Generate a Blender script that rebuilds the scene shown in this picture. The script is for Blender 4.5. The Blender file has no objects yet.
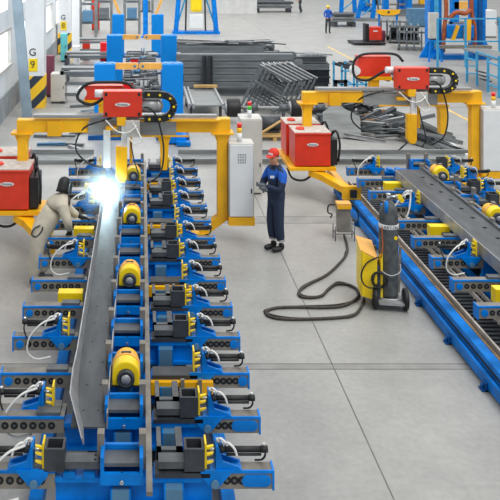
import bpy, bmesh, math, random
from mathutils import Vector, Matrix
random.seed(7)
S = bpy.context.scene
COL = S.collection
R = math.radians

# ------------------------------------------------------------------ camera, world, sun, exposure
H, F, VX, VY = 5.2, 750.0, 142.0, -51.0        # eye height, focal length in px, vanishing point of the hall's length
cam = bpy.data.cameras.new('camera'); camo = bpy.data.objects.new('camera', cam); COL.objects.link(camo)
camo.location = (0, 0, H); camo.rotation_euler = (R(90), 0, 0)
cam.sensor_width = 36; cam.lens = 36*F/500
cam.shift_x = (250-VX)/500; cam.shift_y = -(250-VY)/500
cam.clip_end = 300
S.camera = camo
w = bpy.data.worlds.new('world'); S.world = w; w.use_nodes = True
bg = w.node_tree.nodes['Background']; bg.inputs[0].default_value = (0.93, 0.97, 1.0, 1); bg.inputs[1].default_value = .62
def sun(name, rot, e, ang, col):
    l = bpy.data.lights.new(name, 'SUN'); l.energy = e; l.angle = R(ang); l.color = col
    o = bpy.data.objects.new(name, l); COL.objects.link(o); o.rotation_euler = rot; return o
sun('skylight_sun', (R(24), R(20), 0), 1.35, 26, (1, .98, .95))
def fill_panel(name, loc, sx, sy, watts):  # unseen overhead area light, added as fill
    l = bpy.data.lights.new(name, 'AREA'); l.shape = 'RECTANGLE'; l.size = sx; l.size_y = sy; l.energy = watts; l.color = (1, .99, .97)
    o = bpy.data.objects.new(name, l); COL.objects.link(o); o.location = loc; return o
fill_panel('fill_light_far', (8, 52, 14), 30, 50, 4600)  # added fill that whitens the far hall, in place of haze
fill_panel('fill_light_aisle', (6.5, 11, 9), 6, 18, 480)  # added fill over the aisle, so the floor dims towards the window side
fill_panel('fill_light_window_bay', (0, 17, 10), 8, 12, 300).rotation_euler = (R(35), R(-20), 0)  # added fill, tilted to brighten the column faces
fill_panel('fill_light_window_row', (-1, 40, 9), 6, 30, 700)  # one more added fill, along the far window side
S.view_settings.view_transform = 'Standard'; S.view_settings.look = 'None'
S.view_settings.exposure = 0.0; S.view_settings.gamma = 1
S.view_settings.use_curve_mapping = False

def PX(x, Y): return (x-VX)*Y/F                 # a measured column / row at a known depth, in metres
def PZ(y, Y): return H-(y-VY)*Y/F
def GY(y): return F*H/(y-VY)
def G(x, y): Y = GY(y); return PX(x, Y), Y

# ------------------------------------------------------------------ materials
def lin(c):
    return tuple(((v/255)/12.92 if v/255 <= .04045 else ((v/255+.055)/1.055)**2.4) for v in c)
def mat(name, rgb, rough=.5, metal=0, var=.25, scale=6, rgb2=None, bump=0, emit=None, stretch=None):
    m = bpy.data.materials.new(name); m.use_nodes = True
    nt = m.node_tree; b = nt.nodes['Principled BSDF']
    c = lin(rgb)
    b.inputs['Roughness'].default_value = rough; b.inputs['Metallic'].default_value = metal
    tc = nt.nodes.new('ShaderNodeTexCoord'); n = nt.nodes.new('ShaderNodeTexNoise')
    n.inputs['Scale'].default_value = scale; n.inputs['Detail'].default_value = 5
    src = tc.outputs['Object']
    if stretch:
        mp = nt.nodes.new('ShaderNodeMapping'); mp.inputs['Scale'].default_value = stretch
        nt.links.new(src, mp.inputs['Vector']); src = mp.outputs['Vector']
    nt.links.new(src, n.inputs['Vector'])
    rp = nt.nodes.new('ShaderNodeValToRGB')
    c2 = lin(rgb2) if rgb2 else tuple(v*(1-var) for v in c)
    c1 = c if rgb2 else tuple(min(1, v*(1+var*.6)) for v in c)
    rp.color_ramp.elements[0].position = .35; rp.color_ramp.elements[1].position = .65
    rp.color_ramp.elements[0].color = (*c2, 1); rp.color_ramp.elements[1].color = (*c1, 1)
    nt.links.new(n.outputs['Fac'], rp.inputs['Fac'])
    nt.links.new(rp.outputs['Color'], b.inputs['Base Color'])
    if bump:
        bp = nt.nodes.new('ShaderNodeBump'); bp.inputs['Strength'].default_value = bump; bp.inputs['Distance'].default_value = .02
        nt.links.new(n.outputs['Fac'], bp.inputs['Height']); nt.links.new(bp.outputs['Normal'], b.inputs['Normal'])
    if emit:
        b.inputs['Emission Color'].default_value = (*lin(rgb), 1); b.inputs['Emission Strength'].default_value = emit
    return m
M = dict(
 blue=mat('blue_paint', (0, 122, 212), .42, 0, .26, 5),
 postblue=mat('post_blue_paint', (4, 132, 218), .45, 0, .06, 1),
 deepblue=mat('deep_blue_paint', (18, 84, 150), .45, 0, .25, 4),
 greyblue=mat('grey_blue_paint', (84, 128, 160), .5, 0, .15, 3),
 lightblue=mat('light_blue_paint', (70, 160, 205), .5, 0, .15, 4),
 yellow=mat('yellow_paint', (250, 184, 14), .4, 0, .12, 3),
 lemon=mat('lemon_yellow_paint', (252, 216, 20), .4, 0, .08, 4),
 orange=mat('faded_orange_paint', (238, 176, 84), .5, 0, .1, 3),
 red=mat('red_enamel', (222, 58, 34), .35, 0, .12, 3),
 dustred=mat('dusty_red_lid', (196, 150, 136), .7, 0, .2, 8),
 dust=mat('dusty_grey_lid', (196, 188, 180), .8, 0, .2, 9),
 maroon=mat('maroon_paint', (128, 62, 84), .6, 0, .15, 3),
 steel=mat('mill_scale_steel', (92, 96, 100), .5, .2, .3, 5),
 plate=mat('workpiece_steel', (84, 88, 92), .55, .15, .25, 3, stretch=(3, .6, 3)),
 edge=mat('bright_edge_steel', (168, 170, 172), .4, .4, .2, 6),
 olive=mat('oiled_grey_steel', (132, 127, 118), .5, .15, .25, 6),
 dark=mat('dark_steel', (64, 68, 74), .5, .2, .35, 5),
 black=mat('black_rubber', (28, 29, 31), .55, 0, .3, 10),
 hole=mat('hole_shadow_steel', (22, 22, 24), .7, 0, .2, 10),
 chrome=mat('chrome_rod', (205, 208, 210), .2, .9, .08, 8),
 white=mat('white_enamel', (226, 229, 230), .4, 0, .04, 3),
 offwhite=mat('grey_enamel', (196, 194, 188), .5, 0, .08, 3),
 alu=mat('aluminium', (158, 160, 160), .4, .3, .15, 6, stretch=(.5, 6, 6)),
 pipe=mat('white_hose', (228, 228, 224), .5, 0, .06, 8),
 wood=mat('pallet_wood', (186, 150, 92), .7, 0, .3, 3, stretch=(1, 8, 8)),
 pile=mat('rolled_steel_blue_grey', (112, 118, 122), .5, .15, .3, 2, stretch=(.6, 6, 6)),
 pilelight=mat('rolled_steel_pale', (134, 138, 138), .5, .3, .25, 2, stretch=(.6, 6, 6)),
 cyl=mat('worn_dark_bottle_paint', (86, 90, 92), .55, 0, .35, 9),
 rust=mat('rusty_orange', (168, 84, 46), .6, 0, .3, 4),
 skin=mat('skin', (205, 150, 122), .55, 0, .06, 9),
 cap=mat('red_cap_cloth', (214, 52, 38), .75, 0, .1, 12),
 navy=mat('navy_cloth', (32, 46, 72), .8, 0, .2, 9, bump=.3),
 royal=mat('royal_blue_cloth', (22, 92, 192), .8, 0, .14, 9, bump=.3),
 beige=mat('beige_work_cloth', (196, 188, 170), .85, 0, .12, 7, bump=.3),
 glove=mat('grey_glove', (104, 108, 114), .8, 0, .25, 14),
 hair=mat('dark_hair', (44, 36, 32), .8, 0, .2, 20),
 yellowline=mat('yellow_floor_paint', (226, 190, 110), .6, 0, .2, 2),
 cyan=mat('cyan_paint', (110, 210, 215), .6, 0, .1, 4),
 ink=mat('dark_print', (52, 46, 48), .6, 0, .1, 8),
 logored=mat('red_print', (190, 60, 60), .6, 0, .1, 8),
 lampred=mat('red_lamp', (235, 30, 30), .3, 0, .02, 8),
 lampgreen=mat('green_lamp', (80, 200, 70), .3, 0, .02, 8),
 lampyellow=mat('amber_lamp', (250, 196, 20), .3, 0, .02, 8),
 paleconcrete=mat('pale_concrete', (206, 206, 204), .7, 0, .08, 2),
 wallwhite=mat('white_cladding', (226, 232, 236), .6, 0, .04, 2),
 plinth=mat('grey_plinth', (150, 156, 160), .8, 0, .2, 3),
 daylight=mat('daylit_pane', (240, 247, 255), .3, 0, .01, 1, emit=1.6),
 arc=mat('welding_arc', (225, 245, 255), .3, 0, .01, 1, emit=60),
 jointgrey=mat('joint_filler', (118, 117, 114), .8, 0, .2, 3), slotgrey=mat('slot_cover', (146, 145, 142), .7, 0, .15, 3),
 spare=mat('scrap_brown', (140, 112, 84), .7, 0, .3, 5),
)
for k in ('blue', 'deepblue', 'postblue', 'lightblue', 'cyl'):
    M[k].node_tree.nodes['Principled BSDF'].inputs['Specular IOR Level'].default_value = .22
def floor_mat():
    m = bpy.data.materials.new('trowelled_concrete'); m.use_nodes = True
    nt = m.node_tree; b = nt.nodes['Principled BSDF']
    tc = nt.nodes.new('ShaderNodeTexCoord')
    n1 = nt.nodes.new('ShaderNodeTexNoise'); n1.inputs['Scale'].default_value = .9; n1.inputs['Detail'].default_value = 8; n1.inputs['Roughness'].default_value = .65
    n2 = nt.nodes.new('ShaderNodeTexNoise'); n2.inputs['Scale'].default_value = 14; n2.inputs['Detail'].default_value = 6
    r1 = nt.nodes.new('ShaderNodeValToRGB'); r1.color_ramp.elements[0].position = .3; r1.color_ramp.elements[1].position = .7
    r1.color_ramp.elements[0].color = (*lin((150, 150, 147)), 1); r1.color_ramp.elements[1].color = (*lin((172, 171, 167)), 1)
    r2 = nt.nodes.new('ShaderNodeValToRGB'); r2.color_ramp.elements[0].position = .3; r2.color_ramp.elements[1].position = .7
    r2.color_ramp.elements[0].color = (.86, .86, .86, 1); r2.color_ramp.elements[1].color = (1, 1, 1, 1)
    mx = nt.nodes.new('ShaderNodeMix'); mx.data_type = 'RGBA'; mx.blend_type = 'MULTIPLY'; mx.inputs['Factor'].default_value = 1
    for n in (n1, n2): nt.links.new(tc.outputs['Object'], n.inputs['Vector'])
    nt.links.new(n1.outputs['Fac'], r1.inputs['Fac']); nt.links.new(n2.outputs['Fac'], r2.inputs['Fac'])
    nt.links.new(r1.outputs['Color'], mx.inputs['A']); nt.links.new(r2.outputs['Color'], mx.inputs['B'])
    nt.links.new(mx.outputs['Result'], b.inputs['Base Color'])
    b.inputs['Roughness'].default_value = .42
    return m
M['floor'] = floor_mat()
def hazard_mat():
    m = bpy.data.materials.new('hazard_stripes'); m.use_nodes = True
    nt = m.node_tree; b = nt.nodes['Principled BSDF']
    tc = nt.nodes.new('ShaderNodeTexCoord'); sp = nt.nodes.new('ShaderNodeSeparateXYZ')
    nt.links.new(tc.outputs['Object'], sp.inputs[0])
    a = nt.nodes.new('ShaderNodeMath'); a.operation = 'SUBTRACT'
    nt.links.new(sp.outputs['Z'], a.inputs[0]); nt.links.new(sp.outputs['X'], a.inputs[1])
    d = nt.nodes.new('ShaderNodeMath'); d.operation = 'MULTIPLY'; d.inputs[1].default_value = 1.35; nt.links.new(a.outputs[0], d.inputs[0])
    f = nt.nodes.new('ShaderNodeMath'); f.operation = 'FRACT'; nt.links.new(d.outputs[0], f.inputs[0])
    g = nt.nodes.new('ShaderNodeMath'); g.operation = 'GREATER_THAN'; g.inputs[1].default_value = .45; nt.links.new(f.outputs[0], g.inputs[0])
    mx = nt.nodes.new('ShaderNodeMix'); mx.data_type = 'RGBA'
    mx.inputs['A'].default_value = (*lin((46, 58, 74)), 1); mx.inputs['B'].default_value = (*lin((250, 200, 40)), 1)
    nt.links.new(g.outputs[0], mx.inputs['Factor']); nt.links.new(mx.outputs['Result'], b.inputs['Base Color'])
    b.inputs['Roughness'].default_value = .6
    return m
M['hazard'] = hazard_mat()

# ------------------------------------------------------------------ mesh helpers
class MB:
    def __init__(s): s.bm = bmesh.new(); s.mi = 0
    def m(s, i): s.mi = i; return s
    def _f(s, vs):
        try:
            f = s.bm.faces.new(vs); f.material_index = s.mi; return f
        except ValueError: return None
    def hexa(s, c):
        v = [s.bm.verts.new(p) for p in c]
        for q in ((0,3,2,1),(4,5,6,7),(0,1,5,4),(1,2,6,5),(2,3,7,6),(3,0,4,7)): s._f([v[i] for i in q])
        return s
    def bx(s, x0, x1, y0, y1, z0, z1):
        if x0 > x1: x0, x1 = x1, x0
        if y0 > y1: y0, y1 = y1, y0
        if z0 > z1: z0, z1 = z1, z0
        return s.hexa([(x0,y0,z0),(x1,y0,z0),(x1,y1,z0),(x0,y1,z0),(x0,y0,z1),(x1,y0,z1),(x1,y1,z1),(x0,y1,z1)])
    def bar(s, p0, p1, wd, ht, up=(0,0,1)):
        p0, p1 = Vector(p0), Vector(p1); d = (p1-p0).normalized(); u = Vector(up)
        if abs(d.dot(u)) > .98: u = Vector((0,1,0))
        sd = d.cross(u).normalized(); u = sd.cross(d).normalized()
        a, b = sd*wd/2, u*ht/2
        return s.hexa([p0-a-b, p0+a-b, p1+a-b, p1-a-b, p0-a+b, p0+a+b, p1+a+b, p1-a+b])
    def prism(s, pts, axis, a0, a1):
        if a0 > a1: a0, a1 = a1, a0
        def P(u, v, a): return {'x': (a, u, v), 'y': (u, a, v), 'z': (u, v, a)}[axis]
        A = [s.bm.verts.new(P(u, v, a0)) for u, v in pts]; B = [s.bm.verts.new(P(u, v, a1)) for u, v in pts]
        n = len(pts); s._f(A); s._f(B[::-1])
        for i in range(n): s._f([A[i], B[i], B[(i+1) % n], A[(i+1) % n]])
        return s
    def cyl(s, p0, p1, r, n=12, r2=None):
        p0, p1 = Vector(p0), Vector(p1); d = (p1-p0).normalized()
        u = Vector((0,0,1)) if abs(d.z) < .9 else Vector((1,0,0))
        a = d.cross(u).normalized(); b = d.cross(a); r2 = r if r2 is None else r2
        A, B = [], []
        for i in range(n):
            t = 2*math.pi*i/n; o = a*math.cos(t)+b*math.sin(t)
            A.append(s.bm.verts.new(p0+o*r)); B.append(s.bm.verts.new(p1+o*r2))
        s._f(A[::-1]); s._f(B)
        for i in range(n):
            f = s._f([A[i], A[(i+1) % n], B[(i+1) % n], B[i]])
            if f: f.smooth = True
        return s
    def tube(s, pts, r, n=8, sub=5):
        pts = [Vector(p) for p in pts]
        if sub > 1 and len(pts) > 2:
            q = []; P = [pts[0]*2-pts[1]]+pts+[pts[-1]*2-pts[-2]]
            for i in range(1, len(P)-2):
                for k in range(sub):
                    t = k/sub; a, b, c, d = P[i-1:i+3]
                    q.append(.5*((2*b)+(c-a)*t+(2*a-5*b+4*c-d)*t*t+(3*b-a-3*c+d)*t**3))
            pts = q+[pts[-1]]
        rings = []; pa = None
        for i, p in enumerate(pts):
            d = (pts[min(i+1, len(pts)-1)]-pts[max(i-1, 0)]).normalized()
            if pa is None:
                u = Vector((0,0,1)) if abs(d.z) < .9 else Vector((1,0,0)); pa = d.cross(u).normalized()
            else:
                pa = (pa-d*pa.dot(d)).normalized()
            b = d.cross(pa)
            rings.append([s.bm.verts.new(p+pa*r*math.cos(2*math.pi*k/n)+b*r*math.sin(2*math.pi*k/n)) for k in range(n)])
        s._f(rings[0][::-1]); s._f(rings[-1])
        for A, B in zip(rings, rings[1:]):
            for k in range(n):
                f = s._f([A[k], A[(k+1) % n], B[(k+1) % n], B[k]])
                if f: f.smooth = True
        return s
    def lathe(s, c, prof, n=24, axis='z'):
        c = Vector(c); rings = []
        def P(r, h, t):
            x, y = r*math.cos(t), r*math.sin(t)
            return c+Vector({'z': (x, y, h), 'y': (x, h, y), 'x': (h, x, y)}[axis])
        for r, h in prof: rings.append([s.bm.verts.new(P(max(r, 1e-4), h, 2*math.pi*k/n)) for k in range(n)])
        s._f(rings[0]); s._f(rings[-1][::-1])
        for A, B in zip(rings, rings[1:]):
            for k in range(n):
                f = s._f([A[k], A[(k+1) % n], B[(k+1) % n], B[k]])
                if f: f.smooth = True
        return s
    def ball(s, c, r, sx=1, sy=1, sz=1, seg=12):
        mt = Matrix.Translation(c) @ Matrix.Diagonal((r*sx, r*sy, r*sz, 1))
        g = bmesh.ops.create_uvsphere(s.bm, u_segments=seg, v_segments=max(6, seg*2//3), radius=1, matrix=mt)
        for v in g['verts']:
            for f in v.link_faces: f.material_index = s.mi; f.smooth = True
        return s
    def build(s, name, mats, parent=None, bevel=0):
        bmesh.ops.recalc_face_normals(s.bm, faces=s.bm.faces)
        me = bpy.data.meshes.new(name); s.bm.to_mesh(me); s.bm.free()
        for x in (mats if isinstance(mats, (list, tuple)) else [mats]): me.materials.append(M[x] if isinstance(x, str) else x)
        o = bpy.data.objects.new(name, me); COL.objects.link(o)
        if parent is not None: o.parent = parent
        if bevel:
            b = o.modifiers.new('edge_round', 'BEVEL'); b.width = bevel; b.segments = 2; b.limit_method = 'ANGLE'
        return o
def tag(o, label, cat, group=None, kind=None):
    o['label'] = label; o['category'] = cat
    if group: o['group'] = group
    if kind: o['kind'] = kind
    return o
def thing(name, label, cat, loc=(0,0,0), rz=0, group=None):
    o = bpy.data.objects.new(name, None); COL.objects.link(o); o.empty_display_size = .1
    o.location = loc; o.rotation_euler = (0, 0, rz)
    return tag(o, label, cat, group)
def struct(o): o['kind'] = 'structure'; return o
def dup(root, loc, label, rz=None, group=None):
    c = root.copy(); COL.objects.link(c); c.location = loc; c['label'] = label
    if rz is not None: c.rotation_euler = (0, 0, rz)
    if group: c['group'] = group
    for a in list(root.children):
        b = a.copy(); COL.objects.link(b); b.parent = c
        for d in list(a.children):
            e = d.copy(); COL.objects.link(e); e.parent = b
    return c
def text(name, body, size, loc, rot, m, parent, depth=.002):
    cu = bpy.data.curves.new(name, 'FONT'); cu.body = body; cu.size = size; cu.extrude = depth
    cu.align_x = 'CENTER'; cu.align_y = 'CENTER'
    t = bpy.data.objects.new(name+'_tmp', cu); COL.objects.link(t)
    me = bpy.data.meshes.new_from_object(t.evaluated_get(bpy.context.evaluated_depsgraph_get()))
    bpy.data.objects.remove(t); me.materials.append(M[m])
    o = bpy.data.objects.new(name, me); COL.objects.link(o); o.parent = parent; o.location = loc; o.rotation_euler = rot
    return o
ORD = ['first', 'second', 'third', 'fourth', 'fifth', 'sixth', 'seventh', 'eighth', 'ninth', 'tenth', 'eleventh', 'twelfth', 'thirteenth', 'fourteenth']

# ------------------------------------------------------------------ the hall: floor, wall, columns
b = MB().bx(-4.4, 45, 1, 84, -.25, 0); struct(b.build('floor', 'floor'))
# joints and slots in the slab
j = MB()
for x in (2.38, 7.6): j.bx(x-.007, x+.007, 1, 60, 0, .003)
for y in (9.28, 9.40, 14.22, 14.58, 24.6, 29.8, 35): j.bx(-4.2, 30, y-.007, y+.007, 0, .003)
struct(j.build('floor_joint_lines', 'jointgrey'))
j = MB()
for y0, y1 in ((9.28, 9.40), (14.22, 14.58)): j.bx(-4.2, 30, y0, y1, 0, .0015)
struct(j.build('floor_slot_strips', 'slotgrey'))
j = MB().bx(9.85, 9.95, 16, 40, 0, .003); struct(j.build('floor_marking_line', 'yellowline'))

wl = MB()
XW = -4.24
wl.bx(XW-.2, XW+.06, 14, 84, 0, .75)
wl.m(1).bx(XW-.2, XW, 14, 84, .75, 1.53).bx(XW-.2, XW, 14, 84, 2.66, 6)
for y0 in (14, 24.2, 35.4, 46.6, 58, 70): wl.bx(XW-.2, XW, y0, y0+1.3, 1.53, 2.66)
wl.bx(XW-.2, XW, 80, 84, 1.53, 2.66)
struct(wl.build('wall_left', ['plinth', 'wallwhite']))
ws = [(15.3, 24.2), (25.5, 35.4), (36.7, 46.6), (47.9, 58), (59.3, 70), (71.3, 80)]
for i, (y0, y1) in enumerate(ws):
    g = MB().bx(XW-.12, XW-.10, y0, y1, 1.53, 2.66); o = struct(g.build('window_%d' % (i+1), 'daylight'))
    f = MB().bx(XW-.1, XW+.08, y0, y1, 1.47, 1.55).bx(XW-.1, XW+.03, y0, y1, 2.62, 2.70)
    n = max(2, round((y1-y0)/2.2))
    for k in range(n+1):
        y = y0+(y1-y0)*k/n; f.bx(XW-.1, XW+.03, y-.04, y+.04, 1.53, 2.66)
    f.build('window_frame', 'offwhite', o)
    # upper window row of the same bay
    g = MB().bx(XW-.12, XW+.012, y0+.6, y1-.6, 3.3, 5.6); g.build('upper_pane', 'daylight', o)

def column(loc, wd, dp, sign, zs, label):
    o = MB().bx(-wd/2, wd/2, 0, dp, 0, 6.2).build('column', 'white', None, .01); o.location = loc; struct(o)
    hz = MB().bx(-wd/2-.01, wd/2+.01, -.01, dp+.01, 0, 1.05).build('hazard_band', 'hazard', o)
    pl = MB().bx(-.19, .10, -.012, 0, zs-.22, zs+.20).build('number_plate', 'lemon', o)
    text('letter', 'G', .34, (-.06, -.016, zs+.40), (R(90), 0, 0), 'ink', o)
    text('numeral', sign, .34, (-.06, -.02, zs), (R(90), 0, 0), 'ink', o)
column((PX(34.5, 24.5), 24.5, 0), .62, .6, '9', 1.42, '')
column((PX(64.5, 37), 37, 0), .62, .6, '8', 1.42, '')
o = MB().bx(-.16, .16, 0, .3, 0, 6.2).build('column', 'white', None, .01); o.location = (PX(75.5, 33), 33, 0); struct(o)
MB().bx(-.165, .165, -.005, .305, 0, .5).build('hazard_band', 'hazard', o)
o = MB().bx(-.16, .16, 0, .3, 0, 6.2).build('column', 'white', None, .01); o.location = (PX(88, 52), 52, 0); struct(o)
# leaning grey brace
o = MB().bar((PX(27.5, 23), 23, 0), (PX(15.5, 23), 23, PZ(-20, 23)), .30, .12, (0, 1, 0)).build('leaning_brace', 'greyblue')
M['brace'] = mat('brace_grey', (142, 160, 172), .5, .2, .12, 2); o.data.materials[0] = M['brace']
tag(o, 'grey steel brace leaning in front of the white G9 column', 'brace')
# white partition block at the far end
o = MB().bx(PX(213, 60), PX(257, 60), 60, 62, 0, 4.5).bx(PX(213, 60)-.02, PX(257, 60)+.02, 59.96, 60, 0, .12).build('wall_partition', 'paleconcrete'); struct(o)

# ------------------------------------------------------------------ beam jigs
PITCH, Y0 = .735, 6.45
CLAMP = (0, 3, 6, 9, 12); YEL = (2, 5, 8, 11)
def sy(k): return Y0+PITCH*k
def jig_base(name, label, X, k0, k1):
    t = thing(name, label, 'jig', (X, sy(k0), 0))
    L = PITCH*(k1-k0)
    for xa, xb in (((-1.02, -.9) if X < 1 else (-.70, -.6)), (.72, .84)):
        MB().bx(xa, xb, -.3, L+.3, .08, .26).build('side_rail', 'blue', t)
    MB().bx(.035, .085, -.42, L+.2, .80, .835).build('guide_strip', 'olive', t)
    MB().bx(-.55, .45, -.2, L+.2, 0.02, .08).build('floor_tray', 'dark', t)
    for k in range(k0, k1+1):
        y = PITCH*(k-k0)
        c = MB().bx(-.74, .60, -.07, .07, .66, .70).bx(-.74, .60, -.02, .02, .46, .66).bx(-.74, .60, -.07, .07, .44, .47)
        for x in (-.62, -.45, .15, .42): c.bx(x-.05, x+.05, -.075, .075, .70, .735)
        c.prism([(-.2, .66), (.05, .66), (-.08, .46)], 'y', -.03, -.022)
        c.build('cross_beam', 'blue', t).location.y = y
        MB().bx(.11, .58, -.08, .09, .705, .742).build('slide_way', 'dark', t).location.y = y
        MB().bx(.12, .52, .15, .5, .30, .52).m(1).bx(.2, .26, .13, .15, .32, .5).bx(.38, .44, .13, .15, .32, .5).build('dark_filler', ['dark', 'deepblue'], t).location.y = y  # dark block added to deepen the darkness between stations
        MB().bx(-.30, .02, .16, .48, .30, .60).build('drive_box', 'deepblue', t).location.y = y
        for x in (-.18, .27):
            g = MB().bx(x-.07, x+.07, -.15, -.02, .03, .655).m(1).bx(x-.085, x-.07, -.15, -.02, .42, .655).bx(x+.07, x+.085, -.15, -.02, .42, .655)
            g.build('post', ['greyblue', 'blue'], t).location.y = y
        if k not in YEL:
         u = MB().bx(.13, .17, .14, .46, .62, .80).bx(.30, .36, .14, .46, .62, .80).bx(.13, .36, .14, .19, .62, .80).bx(.13, .36, .14, .46, .58, .62)
         u.build('steel_cradle', 'steel', t).location.y = y
        d = MB().cyl((-.1, .25, .35), (.6, .25, .35), .05, 10).bx(-.05, .1, .18, .32, .25, .55)
        d.build('hydraulic_ram', 'dark', t).location.y = y
        if k % 2 == 0:
            MB().tube([(-.7, .1, .5), (-.5, .25, .3), (-.2, .3, .22), (.2, .33, .3), (.55, .2, .5)], .016, 6).build('hose', 'black', t).location.y = y
    return t
def outrigger(side, clamp, stretch, kind):
    """one drilled support beam; side=-1 window side, +1 aisle side; built at the jig's centre line"""
    s = side; xi, xo = (.60, 1.11) if s > 0 else (.74, 1.47)
    t = thing('drilled_outrigger', '', 'support beam')
    bm = MB().bx(s*xi, s*xo, -.06, .06, .60, .75)
    n = 7 if s < 0 else 6
    a, c = (xi+.12, xo-.08) if s < 0 else (xi+.06, xo-.13)
    for i in range(n):
        x = s*(a+(c-a)*i/(n-1)); bm.m(1).cyl((x, -.0625, .672), (x, -.055, .672), .036, 12)
        bm.m(2).cyl((x, -.064, .672), (x, -.06, .672), .014, 8)
    bm.build('beam', ['olive', 'hole', 'steel'], t)
    MB().bx(s*xi, s*xo, -.066, -.05, .735, .758).bx(s*xo, s*(xo+.018), -.066, .064, .59, .758).build('blue_edging', 'blue', t)
    if s > 0:
        if stretch: MB().cyl((.90, -.07, .672), (.90, -.058, .672), .05, 16).cyl((1.05, -.07, .672), (1.05, -.058, .672), .05, 16).bx(.90, 1.05, -.07, -.058, .622, .722).build('end_marker', 'blue', t)
        else: MB().cyl((1.055, -.072, .672), (1.055, -.058, .672), .05, 16).build('end_marker', 'blue', t)
    else:
        MB().bx(-1.0, -.78, -.05, .05, .752, .79).build('slide_block', 'steel', t)
        MB().cyl((-1.40, -.072, .672), (-1.40, -.058, .672), .045, 16).build('end_marker', 'blue', t)
    return t
def clamp(side, jaw=True):
    s = side; o = 0 if s > 0 else .30
    X = lambda v: s*(v+o)
    t = thing('hydraulic_clamp', '', 'clamp')
    g = MB().bx(X(.58), X(.85), -.065, .075, .752, .766)
    for yy in (-.06, .035): g.prism([(X(.63), .765), (X(.84), .765), (X(.82), .785), (X(.69), .83), (X(.655), .95), (X(.63), .95)], 'y', yy, yy+.02)
    g.bx(X(.63), X(.65), -.07, .07, .765, .965)
    g.prism([(X(.50), .768), (X(.78), .768), (X(.70), .68), (X(.66), .63), (X(.58), .63), (X(.50), .72)], 'y', -.08, -.066)
    g.build('bracket', 'blue', t)
    MB().cyl((X(.62), -.10, .66), (X(.62), -.08, .66), .035, 12).build('pivot_pin', 'greyblue', t)
    MB().cyl((X(.70), 0, .90), (X(1.04), 0, .90), .024, 12).cyl((X(1.02), 0, .90), (X(1.08), 0, .90), .028, 12).cyl((X(.66), 0, .90), (X(.71), 0, .90), .03, 12).cyl((X(.72), -.03, .875), (X(1.02), -.03, .875), .012, 8).build('ram_barrel', 'black', t)
    MB().cyl((X(.55), 0, .90), (X(.67), 0, .90), .014, 8).build('ram_rod', 'chrome', t)
    p = MB().bx(X(.535), X(.550), -.06, .06, .77, .985)
    for z in (.82, .89, .95): p.prism([(X(.553), z-.013), (X(.60), z+.002), (X(.61), z+.016), (X(.553), z+.006)], 'y', -.06, -.035)
    p.build('pusher_plate', 'lemon', t)
    if jaw:
        k = MB().bx(X(.36), X(.532), -.08, -.06, .76, .95).bx(X(.36), X(.532), .06, .08, .76, .95).bx(X(.36), X(.38), -.06, .06, .76, .95).bx(X(.51), X(.532), -.06, .06, .76, .95).bx(X(.36), X(.532), -.06, .06, .76, .84)
        k.build('jaw_block', 'dark', t)
        if s < 0: MB().bx(X(.07), X(.36), -.06, .06, .77, .83).m(1).cyl((X(.1), .03, .829), (X(.1), .03, .833), .012, 8).cyl((X(.1), -.03, .829), (X(.1), -.03, .833), .012, 8).build('jaw_slide', ['steel', 'hole'], t)
        if s > 0: MB().bx(X(.14), X(.36), -.06, .06, .77, .83).build('jaw_slide', 'steel', t)
    MB().tube([(X(.70), -.01, .95), (X(.735), -.05, .985), (X(.785), -.07, .95), (X(.81), -.07, .88)], .010, 6).build('white_hose', 'pipe', t)
    MB().tube([(X(.655), .02, .97), (X(.67), -.02, 1.005), (X(.70), -.03, .99), (X(.73), -.03, .95)], .010, 6).build('white_hose', 'pipe', t)
    MB().tube([(X(1.05), 0, .88), (X(1.055), -.05, .85), (X(1.03), -.075, .78), (X(.97), -.085, .68)] if s < 0 else [(X(1.06), .02, .88), (X(1.065), .04, .82), (X(1.04), .06, .77), (X(.98), .075, .755)], .009, 6).build('black_hose', 'black', t)
    if s < 0: MB().tube([(X(.70), -.03, .95), (X(.84), -.10, .93), (X(.98), -.12, .78), (X(1.0), -.13, .62), (X(.90), -.13, .54), (X(.74), -.12, .56)], .011, 6).build('white_hose', 'pipe', t)
    for xx, z0, z1, rr in ((.70, .92, .965, .018), (.655, .95, .99, .018), (1.05, .925, .95, .014)): MB().cyl((X(xx), 0, z0), (X(xx), 0, z1), rr, 8).build('fitting', 'chrome', t)
    return t
def roller_cradle():
    t = thing('roller_cradle', '', 'roller stand')
    c = MB().bx(-.35, -.32, -.14, .12, .70, .93).bx(-.02, .01, -.14, .12, .70, .93).bx(-.32, -.02, -.14, .12, .70, .73).bx(-.32, -.02, .08, .11, .73, .90).bx(-.32, -.02, -.14, -.115, .73, .80)
    c.build('cradle_box', 'blue', t)
    MB().bx(-.32, -.02, -.10, .07, .83, .86).build('roller_tray', 'steel', t)
    for x in (-.36, .0): MB().bx(x-.025, x+.035, .02, .10, .72, 1.03).build('end_plate', 'olive', t)
    MB().cyl((-.17, -.14, .73), (-.17, -.155, .73), .018, 8).cyl((-.17, -.12, .74), (-.17, -.12, .80), .014, 8).build('grease_nipple', 'chrome', t)
    return t
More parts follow.
